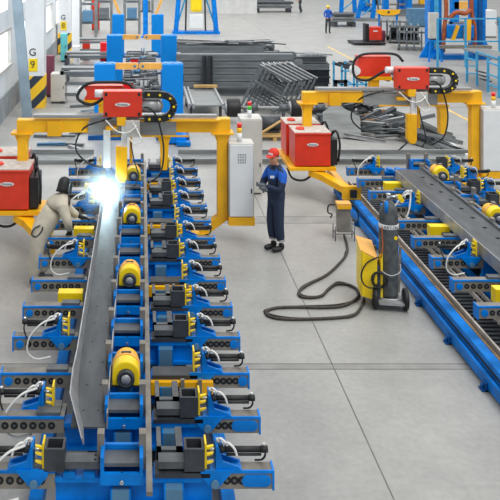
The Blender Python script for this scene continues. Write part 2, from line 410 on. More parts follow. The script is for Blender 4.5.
def gearmotor():
    t = thing('gearmotor', '', 'motor')
    def arch(w, z0, zc, n=12): return [(-w, z0), (w, z0)]+[(w*math.cos(math.pi*i/n), zc+w*math.sin(math.pi*i/n)) for i in range(n+1)]
    MB().prism(arch(.135, .86, .965), 'y', -.14, .0).build('gear_case', 'lemon', t, .012)
    MB().prism(arch(.14, .86, .965), 'y', .0, .07).m(1).bx(-.05, .05, .02, .05, 1.098, 1.11).build('shroud', ['orange', 'dark'], t, .01)
    MB().prism(arch(.125, .86, .955), 'y', .07, .18).build('motor_housing', 'yellow', t, .012)
    MB().lathe((0, -.14, .945), [(.05, 0), (.088, 0), (.088, -.045), (.062, -.05), (.058, -.02)], 20, 'y').build('bearing_ring', 'dark', t)
    MB().lathe((0, -.15, .945), [(.001, -.045), (.042, -.045), (.052, -.03), (.052, 0)], 16, 'y').build('hub', 'edge', t)
    MB().bx(-.15, .15, -.13, .16, .84, .865).build('foot_plate', 'dark', t)
    return t
def lift_beam(aisle):
    t = thing('lift_beam', '', 'lift beam')
    if aisle:
        MB().bx(.09, .74, -.13, -.08, .56, .70).m(1).cyl((.36, -.138, .63), (.36, -.128, .63), .03, 12).build('bar', ['yellow', 'hole'], t, .006)
        MB().bx(.31, .37, -.13, -.08, .40, .56).build('tongue', 'yellow', t)
        for x in (.42, .60): MB().bx(x-.02, x+.02, -.16, -.131, .54, .74).build('strap', 'olive', t)
    else:
        MB().bx(-1.08, -.76, -.05, .09, .59, .79).build('bar', 'lemon', t, .006)
        MB().bx(-.90, -.78, -.058, -.05, .60, .70).build('cover_plate', 'dark', t)
        MB().bx(-1.0, -.84, .09, .2, .66, .70).build('fixing_strap', 'olive', t)
    return t

PROTO = {}
def place(key, make, loc, label, group):
    if key not in PROTO:
        o = make(); PROTO[key] = o; o.location = loc; o['label'] = label; o['group'] = group
    else: o = dup(PROTO[key], loc, label, None, group)
    return o
LINES = (('welding-arc jig', 0, 0, 12, range(0, 13), range(0, 13), 0),
         ('gas-bottle jig', 5.66, 2, 12, range(3, 13), range(9, 13), 6))
jig_base('assembly_jig', 'long blue jig of cross beams holding the workpiece under the welding arc', 0, 0, 12)
jig_base('assembly_jig', 'long blue jig beside the black roller bed, across the aisle from the arc', 5.66, 3, 12)
for nm, X, ka, kb, KL, KR, kc in LINES:
    kk = list(KL)
    for i, k in enumerate(kk):
        yy = sy(k)+(.45 if False else 0)
        place('L', lambda: outrigger(-1, 0, 0, 0), (X, yy, 0), 'drilled grey support beam on the %s, window side, %s from near end' % (nm, ORD[i]), 'window-side support beams')
        if k in CLAMP:
            place('LC'+str(k == 0), lambda: clamp(-1, k == 0), (X, yy, 0), 'blue clamp with lemon pusher on the %s, window side, %s from near end' % (nm, ORD[[q for q in kk if q in CLAMP].index(k)]), 'window-side clamps')
    if X == 0:
        place('L', None, (X, 7.32, -.02), 'drilled grey support beam carrying the clamp at the bent end of the steel channel', 'window-side support beams')
        place('LC1', lambda: clamp(-1, False), (X-.02, 7.32, -.02), 'blue hydraulic clamp with lemon pusher beside the bent end of the steel channel', 'window-side clamps')
    kk = list(KR)
    for i, k in enumerate(kk):
        st = k < 2
        place('R'+str(st), (lambda: outrigger(1, 0, st, 0)), (X, sy(k), 0), ('grey support beam with long blue mark, %s, aisle side, %s from near end' if st else 'grey support beam with blue end dot, %s, aisle side, %s from near end') % (nm, ORD[i]), 'aisle-side support beams')
        place('RC'+str(k in YEL), lambda: clamp(1, k not in YEL), (X, sy(k), 0), 'blue clamp with lemon pusher on the %s, aisle side, %s from near end' % (nm, ORD[i]), 'aisle-side clamps')
    ks = [k for k in range(kc, 13)]
    for i, k in enumerate(ks):
        place('CR', roller_cradle, (X+(.13 if X else 0), sy(k)-.02, 0), 'open blue roller cradle on the centre line of the %s, %s from near end' % (nm, ORD[i]), 'roller cradles')
    ym = [k for k in YEL if k >= kc-1]
    for i, k in enumerate(ym):
        place('GM', gearmotor, (X-.16+(.13 if X else 0), sy(k)-.33, 0), 'yellow drive motor with dark ring on the %s, %s from near end' % (nm, ORD[i]), 'yellow drive motors')
        place('YR', lambda: lift_beam(1), (X, sy(k), 0), 'long amber lift bar across the %s, aisle side, %s from near end' % (nm, ORD[i]), 'amber lift bars')
    for i, k in enumerate((4, 7, 10)):
        place('YL', lambda: lift_beam(0), (X, sy(k)+.27+(.1 if X else 0), 0), 'short lemon lift block on the %s, window side, %s from near end' % (nm, ORD[i]), 'lemon lift blocks')

# workpieces: U channels lying on the jigs
def workpiece(name, label, X, xl, xr, ya, yb, bent):
    t = thing(name, label, 'steel channel', (X, 0, 0))
    p = MB().bx(xl, xr, ya, yb, .755, .772)
    for i in range(int((yb-ya)/.42)):
        for x in (xl+.10, xr-.09):
            y = ya+.25+.42*i; p.m(1).cyl((x, y, .7715), (x, y, .7735), .011, 8)
    p.build('web_plate', ['plate', 'hole'], t)
    f = MB()
    pts = [(xl-.02, .95, 8.0), (xl-.02, .95, yb)] if bent else [(xl-.015, .93, ya), (xl-.015, .93, yb)]
    if bent:
        sec = [(8.0, xl, .772, xl-.022, .95), (7.6, xl+.01, .772, xl-.035, .95), (7.2, xl+.06, .768, xl-.025, .94), (6.95, xl+.12, .762, xl+.05, .89), (6.74, xl+.14, .745, xl+.125, .80)]
        f.hexa([(xl-.012, 8.0, .755), (xl, 8.0, .755), (xl, yb, .755), (xl-.012, yb, .755), (xl-.035, 8.0, .95), (xl-.022, 8.0, .95), (xl-.022, yb, .95), (xl-.035, yb, .95)])
        for (y1, a1, z1, c1, e1), (y2, a2, z2, c2, e2) in zip(sec, sec[1:]):
            f.hexa([(a2-.012, y2, z2), (a2, y2, z2), (a1, y1, z1), (a1-.012, y1, z1), (c2-.012, y2, e2), (c2, y2, e2), (c1, y1, e1), (c1-.012, y1, e1)])
    else:
        f.bx(xl-.012, xl, ya, yb, .755, .93)
    f.build('flange', 'edge', t)
    MB().bx(xr, xr+.012, ya, yb, .755, .90).build('flange', 'edge', t)
    return t
workpiece('steel_channel', 'long dark steel channel with a bent near end, the arc burning on its flange', 0, -.66, -.33, 6.95, 13.9, True)
t = thing('steel_channel', 'wide grey upturned steel channel on the jig behind the gas bottle', 'steel channel', (5.66, 0, 0))
p = MB().bx(-.77, -.27, 8.2, 14.45, .935, .95)
for i in range(14):
    p.m(1).cyl((-.42, 8.5+.42*i, .9495), (-.42, 8.5+.42*i, .952), .03, 10).bx(-.46, -.42, 8.47+.42*i, 8.53+.42*i, .9495, .952)
p.build('web_plate', ['plate', 'hole'], t)
MB().bx(-.782, -.77, 8.2, 14.45, .765, .95).build('flange', 'edge', t)
MB().bx(-.27, -.258, 8.2, 14.5, .765, .99).bx(-.258, -.22, 8.2, 14.5, .975, .99).build('flange', 'steel', t)

# ------------------------------------------------------------------ roller bed in front of the second jig
t = thing('roller_bed', 'long blue-sided bed of black slats beside the aisle', 'conveyor', (0, 0, 0))
ya, yb = 7.3, 15.9
MB().bx(4.06, 4.10, ya, yb, .03, .17).m(1).bx(4.07, 4.13, ya, yb, .03, .15).m(0).bx(4.125, 4.25, ya, yb, .02, .30).m(1).bx(4.118, 4.125, ya, yb, .20, .23).build('side_beam', ['blue', 'black'], t)
MB().bx(4.265, 4.30, ya, yb, .02, .29).build('wear_strip', 'spare', t)
MB().bx(4.30, 4.9, ya, yb, .01, .12).build('under_tray', 'hole', t)
for x in (4.385, 4.74, 4.86): MB().bx(x-.014, x+.014, ya, yb, .12, .29).build('guide_rail', 'dust', t)
sl = MB()
y = ya+.05
while y < yb: sl.bx(4.42, 4.93, y, y+.05, .2, .235); y += .105
sl.build('slat', 'dark', t)
y = ya+.5
while y < yb:
    MB().bx(3.99, 4.06, y-.05, y+.05, 0, .02).bx(4.03, 4.06, y-.05, y+.05, 0, .1).cyl((4.01, y, 0), (4.01, y, .08), .018, 8).build('foot_bracket', 'deepblue', t); y += 1.05

# ------------------------------------------------------------------ gantries
def power_source(loc, label):
    t = thing('welding_power_source', label, 'welding machine', loc); t.scale = (.92, 1, .93)
    MB().bx(-.40, .40, 0, .62, .03, .72).prism([(-.40, .72), (.40, .72), (.42, .76), (-.42, .76)], 'y', -.02, .64).build('casing', 'red', t, .008)
    MB().bx(-.41, .41, -.01, .63, .76, .775).build('lid', 'dust', t)
    MB().lathe((-.22, .3, .775), [(.001, .05), (.08, .045), (.10, .02), (.10, 0), (.001, 0)], 16).build('filler_cap', 'red', t)
    MB().bx(.405, .57, .05, .55, .03, .60).build('cooling_unit', 'black', t, .01)
    e = MB()
    pts = [(.13*math.cos(a*math.pi/12), .50+.038*math.sin(a*math.pi/12)) for a in range(24)]
    e.prism(pts, 'y', -.006, .002); e.build('badge', 'white', t)
    text('badge_lettering', 'Fronius', .062, (0, -.008, .50), (R(90), 0, 0), 'ink', t)
    MB().tube([(.48, .3, .62), (.55, .1, .78), (.62, .05, .5), (.60, .1, .1)], .025, 8).build('cable', 'black', t)
    return t
def gantry(tag_word, X, Y, cx, backdx, labels):
    t = thing('welding_gantry', labels['gantry'], 'gantry', (X, Y, 0))
    bt = 2.19
    lL, lR = -2.14, 1.44
    def leg(x, s):
        g = MB().bx(x-.09, x+.09, -.09, .09, .62 if s < 0 else .40, 1.88)
        if s > 0:
            g.prism([(x-.09, .42), (x+.09, .42), (x+.08, .34), (x-.28, .08), (x-.42, .08), (x-.40, .16)], 'y', -.085, .085)
            g.bx(x-.55, x-.28, -.1, .1, .03, .12)
        g.prism([(x-.09, 1.72), (x+.09, 1.72), (x+.15, 1.88), (x-.15, 1.88)], 'y', -.06, .06)
        g.bx(x-.2, x+.2, -.14, .14, 1.88, 1.92)
        return g.build('leg', 'yellow', t, .008)
    leg(lL, -1); leg(lR, 1)
    MB().bx(lL-.1, lL+1.2, -.10, .10, 1.92, 2.14).bx(lL+.45, lL+.70, -.14, .14, 1.86, 2.12).build('cross_beam', 'yellow', t, .006)
    MB().bx(lR-.85, lR+.14, -.10, .10, 1.92, 2.16).build('cross_beam', 'yellow', t, .006)
    MB().bx(lL+1.18, lR-.83, -.13, .13, 1.88, 2.12).build('linear_drive', 'alu', t)
    MB().bx(lL+.2, lR-.1, -.14, -.02, 2.19, 2.24).bx(lL+.2, lR-.9, .06, .14, 2.14, 2.22).build('guide_rail', 'alu', t)
    MB().bx(lL+1.9, lR-.05, -.2, -.10, 2.14, 2.165).bx(lL+1.5, lR-.6, -.14, -.12, 1.85, 1.88).build('cable_shelf', 'yellow', t)
    # platform for the power sources and the arm down to the rail
    MB().bx(lL-.50, lL+.47, -.63, -.02, .62, .69).bx(lL-.50, lL+.16, -.02, .85, .62, .69).bx(lL-.5, lL-.4, -.64, -.63, .63, .68).build('platform', 'yellow', t, .006)
    MB().bar((lL+.0, -.45, .56), (lL+.18, -.62, .52), .26, .13).bar((lL+.15, -.6, .53), (lL+.56, -1.2, .40), .2, .13).build('outrigger_foot', 'yellow', t, .006)
    MB().bx(lL+.48, lL+.62, -1.38, .2, .32, .44).build('wheel_beam', 'yellow', t, .006)
    MB().bx(lL+.38, lL+.74, -1.45, -1.38, .30, .56).bx(lL+.42, lL+.48, -1.44, -1.38, .14, .30).build('drive_plate', 'yellow', t)
    MB().bx(lL+.52, lL+.64, -1.52, -1.45, .36, .50).build('drive_motor', 'black', t)
    MB().tube([(lL-.5, -.4, .62), (lL-.4, -.45, .42), (lL-.15, -.45, .38), (lL+.1, -.4, .55)], .022, 8).build('hanging_cable', 'black', t)
    MB().tube([(lL+1.6, -.2, 2.2), (lL+1.1, -.1, 2.0), (lL+.95, 0, 1.6), (lL+1.2, .1, 1.3), (lL+1.6, .1, 1.22)], .016, 8).build('hanging_hose', 'black', t)
    # carriage: slides along the beam
    c = thing('torch_carriage', labels['carriage'], 'welding carriage', (X+cx, Y, 0))
    MB().bx(-.34, .34, -.34, -.10, 2.25, 2.70).build('feeder_case', 'red', c, .012)
    s = MB()
    for x in (-.29, .29):
        for z in (2.30, 2.65): s.bx(x-.02, x+.02, -.348, -.34, z-.03, z+.03)
    s.build('corner_bumper', 'black', c)
    pts = [(.135*math.cos(a*math.pi/12), 2.47+.034*math.sin(a*math.pi/12)) for a in range(24)]
    MB().prism(pts, 'y', -.347, -.338).build('badge', 'white', c)
    text('badge_lettering', 'Fronius', .06, (0, -.349, 2.47), (R(90), 0, 0), 'ink', c)
    # energy chain
    path = [(.36, 2.64), (.62, 2.64), (.76, 2.62), (.86, 2.56), (.905, 2.46), (.88, 2.34), (.80, 2.25), (.68, 2.21), (.38, 2.21)]
    pts = []
    for (x0, z0), (x1, z1) in zip(path, path[1:]):
        n = max(1, round(math.hypot(x1-x0, z1-z0)/.058))
        pts += [(x0+(x1-x0)*k/n, z0+(z1-z0)*k/n) for k in range(n)]
    pts.append(path[-1])
    ch = MB()
    for k, ((x0, z0), (x1, z1)) in enumerate(zip(pts, pts[1:])):
        ch.bar((x0, -.27, z0), (x1, -.27, z1), .13, .115, (0, 0, 1))
        if k % 3 == 1: ch.m(1).cyl(((x0+x1)/2, -.342, (z0+z1)/2), ((x0+x1)/2, -.330, (z0+z1)/2), .022, 10).m(0)
    ch.build('energy_chain', ['black', 'lemon'], c)
    MB().cyl((.34, -.22, 2.43), (.62, -.22, 2.43), .12, 16).ball((.62, -.22, 2.43), .12, .8, 1, 1).build('wire_drum', 'alu', c)
    MB().cyl((-.50, -.1, 2.62), (-.34, -.1, 2.62), .07, 12).build('end_motor', 'white', c)
    MB().bx(.05, .30, -.36, -.16, 1.90, 2.19).build('junction_box', 'offwhite', c, .01)
    MB().bx(-.10, .06, -.34, -.14, 2.10, 2.25).bx(-.30, -.1, -.26, -.14, 2.0, 2.06).build('carriage_bracket', 'yellow', c)
    MB().bx(-.02, .08, -.30, -.2, 1.72, 2.1).build('slide', 'white', c)
    if X < 1: MB().bx(-.34, -.22, -.28, -.2, 1.34, 2.0).bx(-.31, -.25, -.30, -.28, 1.4, 1.9).build('seam_tracker', 'white', c)
    MB().prism([(-.12, 1.72), (.08, 1.72), (.08, 1.18), (.04, 1.10), (-.06, 1.10), (-.12, 1.2)], 'y', -.34, -.2).build('torch_column', 'yellow', c, .01)
    MB().bx(.12, .17, -.28, -.22, 1.42, 1.9).build('torch_column', 'yellow', c)
    MB().prism([(.60, 1.86), (.86, 1.86), (.82, 1.74), (.79, 1.25), (.68, 1.25), (.66, 1.74)], 'y', -.1, .1).build('hanger', 'yellow', c)
    MB().cyl((-.10, -.27, 1.12), (-.26, -.32, 1.0), .02, 10).cyl((-.26, -.32, 1.0), (-.31, -.32, .97), .012, 8).build('torch', 'dark', c)
    MB().tube([(.16, -.34, 2.2), (.30, -.4, 1.95), (.34, -.4, 1.85), (.22, -.4, 1.80), (.10, -.36, 1.9)], .014, 6).tube([(-.3, -.34, 2.2), (-.1, -.4, 2.02), (.1, -.4, 2.0), (.25, -.38, 2.1)], .012, 6).build('white_lead', 'pipe', c)
    MB().tube([(.30, -.3, 2.42), (.48, -.36, 2.40), (.62, -.36, 2.2), (.72, -.36, 1.7), (.66, -.3, 1.25), (.45, -.2, 1.05)], .016, 8).build('dark_lead', 'black', c)
    MB().tube([(.14, -.3, 1.8), (.2, -.35, 1.5), (.28, -.3, 1.2), (.2, -.3, 1.02)], .012, 6).build('thin_lead', 'black', c)
    # second wire feeder, further back, with its hose
    f = thing('wire_feeder', labels['feeder'], 'wire feeder', (X+cx+backdx, Y+.75, 0))
    ft = 2.80 if X > 1 else 2.62
    MB().bx(-.36, .36, -.1, .2, 2.35, ft).build('feeder_case', 'red', f, .012)
    MB().bx(-.38, .38, -.12, .22, 2.27, 2.35).bx(-.1, .1, -.1, .1, 2.10, 2.27).build('shelf', 'yellow', f)
    MB().tube([(.6, -.2, ft-.1), (.45, -.15, ft+.05), (.1, -.12, ft+.07), (-.3, -.12, ft+.04), (-.48, -.12, ft-.14), (-.46, -.16, 2.36), (-.2, -.26, 2.30), (.1, -.36, 2.50), (.4, -.45, 2.62)], .03, 8).build('corrugated_hose', 'black', f)
    MB().cyl((-.42, -.12, 2.48), (-.42, .12, 2.48), .10, 14).build('wire_spool', 'white', f)
    return t, c, f
gantry('a', 0, 13.5, -.34, -.38, dict(gantry='yellow welding gantry straddling the jig with the burning arc',
   carriage='red torch carriage with looped energy chain above the welding arc', feeder='red wire feeder wrapped in a black hose behind the arc jig carriage'))
gantry('b', 5.68, 16.1, .02, -.50, dict(gantry='yellow welding gantry straddling the jig behind the gas bottle',
   carriage='red torch carriage with looped energy chain on the gantry over the idle jig', feeder='large red wire feeder with arched black hose on the idle gantry'))
power_source((-2.32, 12.9, .69), 'big red power source with black cooler on platform behind the beige welder')
power_source((-2.5, 13.75, .69), 'red power source behind the leg of the arc gantry, mostly hidden')
power_source((3.53, 15.5, .69), 'big red power source with dusty top hanging beside the man in the cap')
power_source((3.50, 16.3, .69), 'red power source partly hidden behind the dusty-topped red one')

# control cabinets hung on the gantries
def cabinet(loc, wd, hz0, hz1, dp, label, side, base=True, lamps=('lampred', 'lampyellow'), door='white', lampx=0, plate=True):
    t = thing('control_cabinet', label, 'control cabinet', loc)
    MB().bx(-wd/2, wd/2, 0, dp, hz0, hz1).build('body', side, t, .006)
    d = MB().bx(-wd/2+.01, wd/2-.02, -.025, 0, hz0+.02, hz1-.02).build('door', door, t, .005)
    MB().bx(wd/2-.06, wd/2-.04, -.04, -.025, (hz0+hz1)/2-.22, (hz0+hz1)/2-.14).build('handle', 'black', d)
    if plate:
        g = MB()
        for i in range(4):
            for k in range(4): g.bx(-.07+.04*i, -.045+.04*i, -.029, -.025, hz1-.34+.045*k, hz1-.31+.045*k)
        g.build('vent_grid', 'plinth', d)
    if base: MB().bx(-wd/2-.01, wd/2+.01, -.03, dp+.01, hz0-.14, hz0).build('mounting_base', 'yellow', t)
    MB().cyl((lampx, .15, hz1), (lampx, .15, hz1+.16), .045, 12).build('lamp_pole', 'white', t)
    MB().cyl((lampx, .15, hz1+.16), (lampx, .15, hz1+.25), .042, 12).build('lower_lamp', lamps[1], t)
    MB().cyl((lampx, .15, hz1+.25), (lampx, .15, hz1+.33), .042, 12).build('upper_lamp', lamps[0], t)
    return t
cabinet((1.76, 13.25, 0), .44, .46, 1.76, .36, 'white control cabinet with yellow base hung beside the arc gantry leg', 'offwhite', lampx=-.02)
cabinet((2.32, 15.9, 0), .46, .02, 1.60, .5, 'grey floor-standing cabinet with dusty front behind the white one', 'offwhite', base=False, lamps=('lampred', 'lampgreen'), door='offwhite', lampx=-.02, plate=False)
cabinet((7.52, 15.9, 0), .60, .48, 1.80, .36, 'white control cabinet with yellow base hung beside the outer leg of the idle gantry', 'offwhite', lampx=.0, plate=False)
# yellow strut links from gantry legs to cabinets
# ------------------------------------------------------------------ welding arc, and a fume ball shaped to give its glare halo
a = MB().ball((PX(105, 13.05), 13.05, .985), .03).build('welding_arc', 'arc'); tag(a, 'blinding white welding arc at the far end of the channel flange', 'welding arc')
pl = bpy.data.lights.new('arc_light', 'POINT'); pl.energy = 70; pl.color = (.55, .85, 1); pl.shadow_soft_size = .05
po = bpy.data.objects.new('arc_light', pl); COL.objects.link(po); po.location = (PX(105, 13.05)-.0, 13.02, .99)
def fume():
    m = bpy.data.materials.new('weld_fume'); m.use_nodes = True; nt = m.node_tree
    for n in list(nt.nodes): nt.nodes.remove(n)
    out = nt.nodes.new('ShaderNodeOutputMaterial'); v = nt.nodes.new('ShaderNodeVolumeScatter')
    tc = nt.nodes.new('ShaderNodeTexCoord'); ln = nt.nodes.new('ShaderNodeVectorMath'); ln.operation = 'LENGTH'
    nt.links.new(tc.outputs['Object'], ln.inputs[0])
    mr = nt.nodes.new('ShaderNodeMapRange'); mr.inputs['From Min'].default_value = 0; mr.inputs['From Max'].default_value = .5
    mr.inputs['To Min'].default_value = 3.2; mr.inputs['To Max'].default_value = 0
    nt.links.new(ln.outputs['Value'], mr.inputs['Value']); nt.links.new(mr.outputs['Result'], v.inputs['Density'])
    v.inputs['Color'].default_value = (.8, .93, 1, 1)
    nt.links.new(v.outputs[0], out.inputs['Volume'])
    o = MB().ball((0, 0, 0), .5, 1, 1, 1, 20).build('weld_smoke', m)
    o.location = po.location
    tag(o, 'pale blue glare halo around the arc, built as lit welding smoke', 'smoke', kind='stuff')
fume()

# ------------------------------------------------------------------ people
def skin(name, J, E, mats, parent, sub=2, color=None, smooth=True):
    """one continuous skinned figure: J = {joint: (x,y,z,r[,r2])}, E = [(a,b)]"""
    names = list(J); me = bpy.data.meshes.new(name)
    me.from_pydata([J[n][:3] for n in names], [(names.index(a), names.index(b)) for a, b in E], [])
    o = bpy.data.objects.new(name+'_src', me); COL.objects.link(o)
    md = o.modifiers.new('skin', 'SKIN'); md.use_smooth_shade = smooth
    for i, n in enumerate(names):
        r = J[n][3]; r2 = J[n][4] if len(J[n]) > 4 else r
        me.skin_vertices[0].data[i].radius = (r, r2)
    me.skin_vertices[0].data[0].use_root = True
    sb = o.modifiers.new('sub', 'SUBSURF'); sb.levels = sub; sb.render_levels = sub
    m2 = bpy.data.meshes.new_from_object(o.evaluated_get(bpy.context.evaluated_depsgraph_get()))
    bpy.data.objects.remove(o); m2.name = name
    m2.materials.clear()
    for x in mats: m2.materials.append(M[x])
    for p in m2.polygons:
        p.use_smooth = True
        p.material_index = color(p.center) if color else 0
    q = bpy.data.objects.new(name, m2); COL.objects.link(q); q.parent = parent
    return q
def fingers(J, E, wrist, palm, dirv, side, up, r=.0095, curl=.5):
    """five unequal bent fingers rooted in the palm"""
    d = Vector(dirv).normalized(); s = Vector(side).normalized(); u = Vector(up).normalized(); p = Vector(palm)
    for i, (off, ln) in enumerate(((-.030, .062), (-.010, .074), (.010, .070), (.029, .055))):
        a = p+s*off; b = a+d*(.035+ln*.4); c = b+d*ln*.42-u*ln*curl*.6; e = c+d*ln*.1-u*ln*curl*.7
        ns = ['%s_f%d_%d' % (palm_id(p), i, k) for k in range(3)]
        for n, q, rr in zip(ns, (b, c, e), (r, r*.95, r*.8)): J[n] = (*q, rr)
        E += [(wrist, ns[0]), (ns[0], ns[1]), (ns[1], ns[2])]
    a = p-s*.03-d*.02; b = a-s*.035+d*.02; c = b+d*.035
    ns = ['%s_t_%d' % (palm_id(p), k) for k in range(2)]
    J[ns[0]] = (*b, r*1.1); J[ns[1]] = (*c, r*.95); E += [(wrist, ns[0]), (ns[0], ns[1])]
def palm_id(p): return 'p%.3f%.3f%.3f' % tuple(p)
def head_mesh(parent, c, yaw, tilt, s=1, skinm='skin'):
    """head with brow, nose, mouth, eyes and ears, facing local -Y, turned by yaw"""
    b = MB()
    prof = [(.001, -.118), (.035, -.116), (.052, -.10), (.062, -.07), (.070, -.03), (.074, .01), (.075, .045), (.066, .085), (.042, .112), (.001, .12)]
    b.lathe((0, 0, 0), prof, 16)
    for v in b.bm.verts:
        v.co.y *= 1.22
        if v.co.z < -.05 and v.co.y > 0: v.co.y *= .75
    b.prism([(-.015, -.03), (.015, -.03), (.008, .015), (-.008, .015)], 'y', -.108, -.08)
    b.ball((0, -.106, -.026), .016, 1, 1, .8, 8)
    for x in (-.076, .076): b.ball((x, .01, 0), .03, .35, .7, 1, 8)
    b.m(1)
    for x in (-.028, .028): b.ball((x, -.084, .022), .011, 1, .6, .7, 8)
    b.m(2).ball((0, -.082, -.062), .022, 1, .45, .3, 8)
    o = b.build('head', [skinm, 'ink', 'logored'], parent)
    o.location = c; o.rotation_euler = (tilt, 0, yaw); o.scale = (s, s, s)
    return o

# man in red cap, arms folded, beside the white cabinet
PXm, PYm = 2.30, 12.95
t = thing('person', 'person in red cap and navy coverall with royal blue shoulders, arms folded', 'person', (PXm, PYm, 0))
ct, st = math.cos(R(-66)), math.sin(R(-66))       # turned to his right, towards the jig
def rot(x, y): return (x*ct-y*st, x*st+y*ct)
def jt(x, y, z, r, r2=None):
    a, c = rot(x, y); return (a, c, z, r, r2 if r2 else r)
J = dict(pelvis=jt(0, .02, .92, .15, .13), waist=jt(0, .02, 1.06, .15, .125), chest=jt(0, .03, 1.24, .17, .135), collar=jt(0, .03, 1.40, .10, .085), neck=jt(0, .02, 1.46, .062),
  hipl=jt(.085, .02, .86, .105), kneel=jt(.09, .01, .48, .094), anklel=jt(.08, .06, .16, .078),
  hipr=jt(-.085, .02, .86, .105), kneer=jt(-.085, -.02, .48, .094), ankler=jt(-.07, 0, .16, .078),
  shl=jt(.20, .03, 1.36, .088), ell=jt(.26, -.06, 1.10, .068), wrl=jt(.04, -.23, 1.15, .042),
  shr=jt(-.20, .03, 1.36, .085), elr=jt(-.26, -.08, 1.10, .066), wrr=jt(-.04, -.25, 1.10, .042))
E = [('pelvis', 'waist'), ('waist', 'chest'), ('chest', 'collar'), ('collar', 'neck'), ('pelvis', 'hipl'), ('hipl', 'kneel'), ('kneel', 'anklel'), ('pelvis', 'hipr'), ('hipr', 'kneer'), ('kneer', 'ankler'),
     ('collar', 'shl'), ('shl', 'ell'), ('ell', 'wrl'), ('collar', 'shr'), ('shr', 'elr'), ('elr', 'wrr')]
def mcol(c):
    if c.z > 1.405 and abs(c.x) < .1: return 0
    if c.z > 1.19+.10*max(0, 1-abs(c.x)/.2) and c.z > 1.2: return 1
    return 0
# the body itself, under the clothes, in one skin with hands
JB = {k: (v[0], v[1], v[2], v[3]*.72, v[4]*.72) for k, v in J.items()}
JB['head_base'] = jt(0, 0, 1.53, .05)
EB = E+[('neck', 'head_base')]
skin('body', JB, EB, ['skin'], t)
skin('coverall', J, E, ['navy', 'royal'], t, 2, mcol)
hp = rot(0, -.03)
head_mesh(t, (hp[0], hp[1], 1.595), R(-40), R(6))
cp = MB().lathe((0, 0, 0), [(.088, -.01), (.092, .02), (.086, .06), (.062, .095), (.02, .112), (.001, .113)], 18)
cp.prism([(.075*math.cos(a*math.pi/10), -.06-.12*math.sin(a*math.pi/10)) for a in range(11)], 'z', .0, .012)
cp.m(1).bx(-.04, .04, -.094, -.084, .02, .055)
for v in cp.bm.verts: v.co.y *= 1.16
o = cp.build('cap', ['cap', 'white'], t); o.location = (hp[0], hp[1], 1.655); o.rotation_euler = (R(6), 0, R(-40))
MB().lathe((0, 0, 0), [(.07, -.06), (.082, -.02), (.084, .03), (.078, .05)], 14).build('hair', 'hair', t).location = (hp[0]*.6, hp[1]*.6+.02, 1.62)
MB().lathe((*rot(0, .02), 0), [(.085, 1.42), (.085, 1.47), (.075, 1.48)], 14).build('collar', 'navy', t)
for sgn, wr, name in ((1, 'wrl', 'glove'), (-1, 'wrr', 'glove')):
    w0 = Vector(J[wr][:3]); pa = Vector((*rot(-.05*sgn, -.265), w0.z-.005)) if sgn > 0 else Vector((*rot(.05, -.275), w0.z+.01))
    d = (pa-w0).normalized()
    JG = {'p': (*pa, .036, .022), 'w': (*w0, .05)}; EG = [('p', 'w')]
    side = Vector((0, 0, 1)); up = d.cross(side)
    fingers(JG, EG, 'p', pa+d*.01, d, side, -up if sgn > 0 else up, .0105, .5)
    skin(name, JG, EG, ['glove'], t, 2)
for nm, jx in (('l', .08), ('r', -.07)):
    fy = .06 if nm == 'l' else 0
    JS = {'a': jt(jx, fy, .15, .07), 'h': jt(jx, fy+.03, .055, .06, .052), 'm': jt(jx, fy-.10, .052, .056, .048), 't': jt(jx, fy-.18, .042, .045, .038)}
    skin('boot', JS, [('a', 'h'), ('h', 'm'), ('m', 't')], ['black'], t)
    MB().lathe((*rot(jx, fy), 0), [(.072, .185), (.074, .215)], 14).build('reflective_band', 'edge', t)
MB().bx(-.035, .035, -.005, .005, -.02, .02).build('chest_badge', 'white', t).location = (*rot(.08, -.115), 1.30)

# welder bending over the jig
t = thing('person', 'person in beige work clothes and dark hood bending towards the welding arc', 'person', (-1.55, 11.62, 0))
J = dict(pelvis=(.0, .0, .85, .175, .16), waist=(.08, .04, .99, .19, .165), chest=(.19, .09, 1.15, .215, .175), collar=(.25, .13, 1.30, .15, .13), neck=(.29, .17, 1.38, .07, .07),
  hipl=(-.04, -.10, .76, .135, .135), kneel=(-.07, -.13, .46, .10, .10), anklel=(-.12, -.10, .13, .085, .085),
  hipr=(-.02, .10, .78, .13, .13), kneer=(.04, .12, .46, .095, .095), ankler=(-.01, .12, .13, .08, .08),
  shl=(.33, -.06, 1.22, .095, .095), ell=(.42, -.14, 1.0, .072, .072), wrl=(.42, .02, .84, .05, .05),
  shr=(.26, .30, 1.21, .10, .10), elr=(.40, .40, 1.0, .075, .075), wrr=(.52, .46, .90, .055, .055))
JB = {k: (v[0], v[1], v[2], v[3]*.5, v[4]*.5) for k, v in J.items()}
JB['head_base'] = (.35, .19, 1.40, .05, .05)
skin('body', JB, EB, ['skin'], t)
skin('work_clothes', J, E, ['beige'], t)
head_mesh(t, (.32, .21, 1.47), R(150), R(20), .86)
hd = MB().lathe((0, 0, 0), [(.115, -.15), (.108, -.08), (.108, 0), (.103, .06), (.07, .115), (.02, .135), (.001, .136)], 16)
hd.prism([(-.09, -.02), (.09, -.02), (.07, -.17), (-.07, -.17)], 'z', -.14, .06)
for v in hd.bm.verts: v.co.y *= 1.12
o = hd.build('welding_hood', 'black', t); o.location = (.32, .21, 1.49); o.rotation_euler = (R(24), 0, R(150)); o.scale = (.86, .86, .86)
for w0, pa in (((.42, .02, .84), (.43, .06, .76)), ((.52, .46, .90), (.60, .49, .875))):
    pa = Vector(pa); w0 = Vector(w0); d = (pa-w0).normalized()
    JG = {'p': (*pa, .04, .026), 'w': (*w0, .052)}; EG = [('p', 'w')]
    fingers(JG, EG, 'p', pa, d, d.cross(Vector((0, 0, 1))), (0, 0, 1), .012, .6)
    skin('glove', JG, EG, ['black'], t)
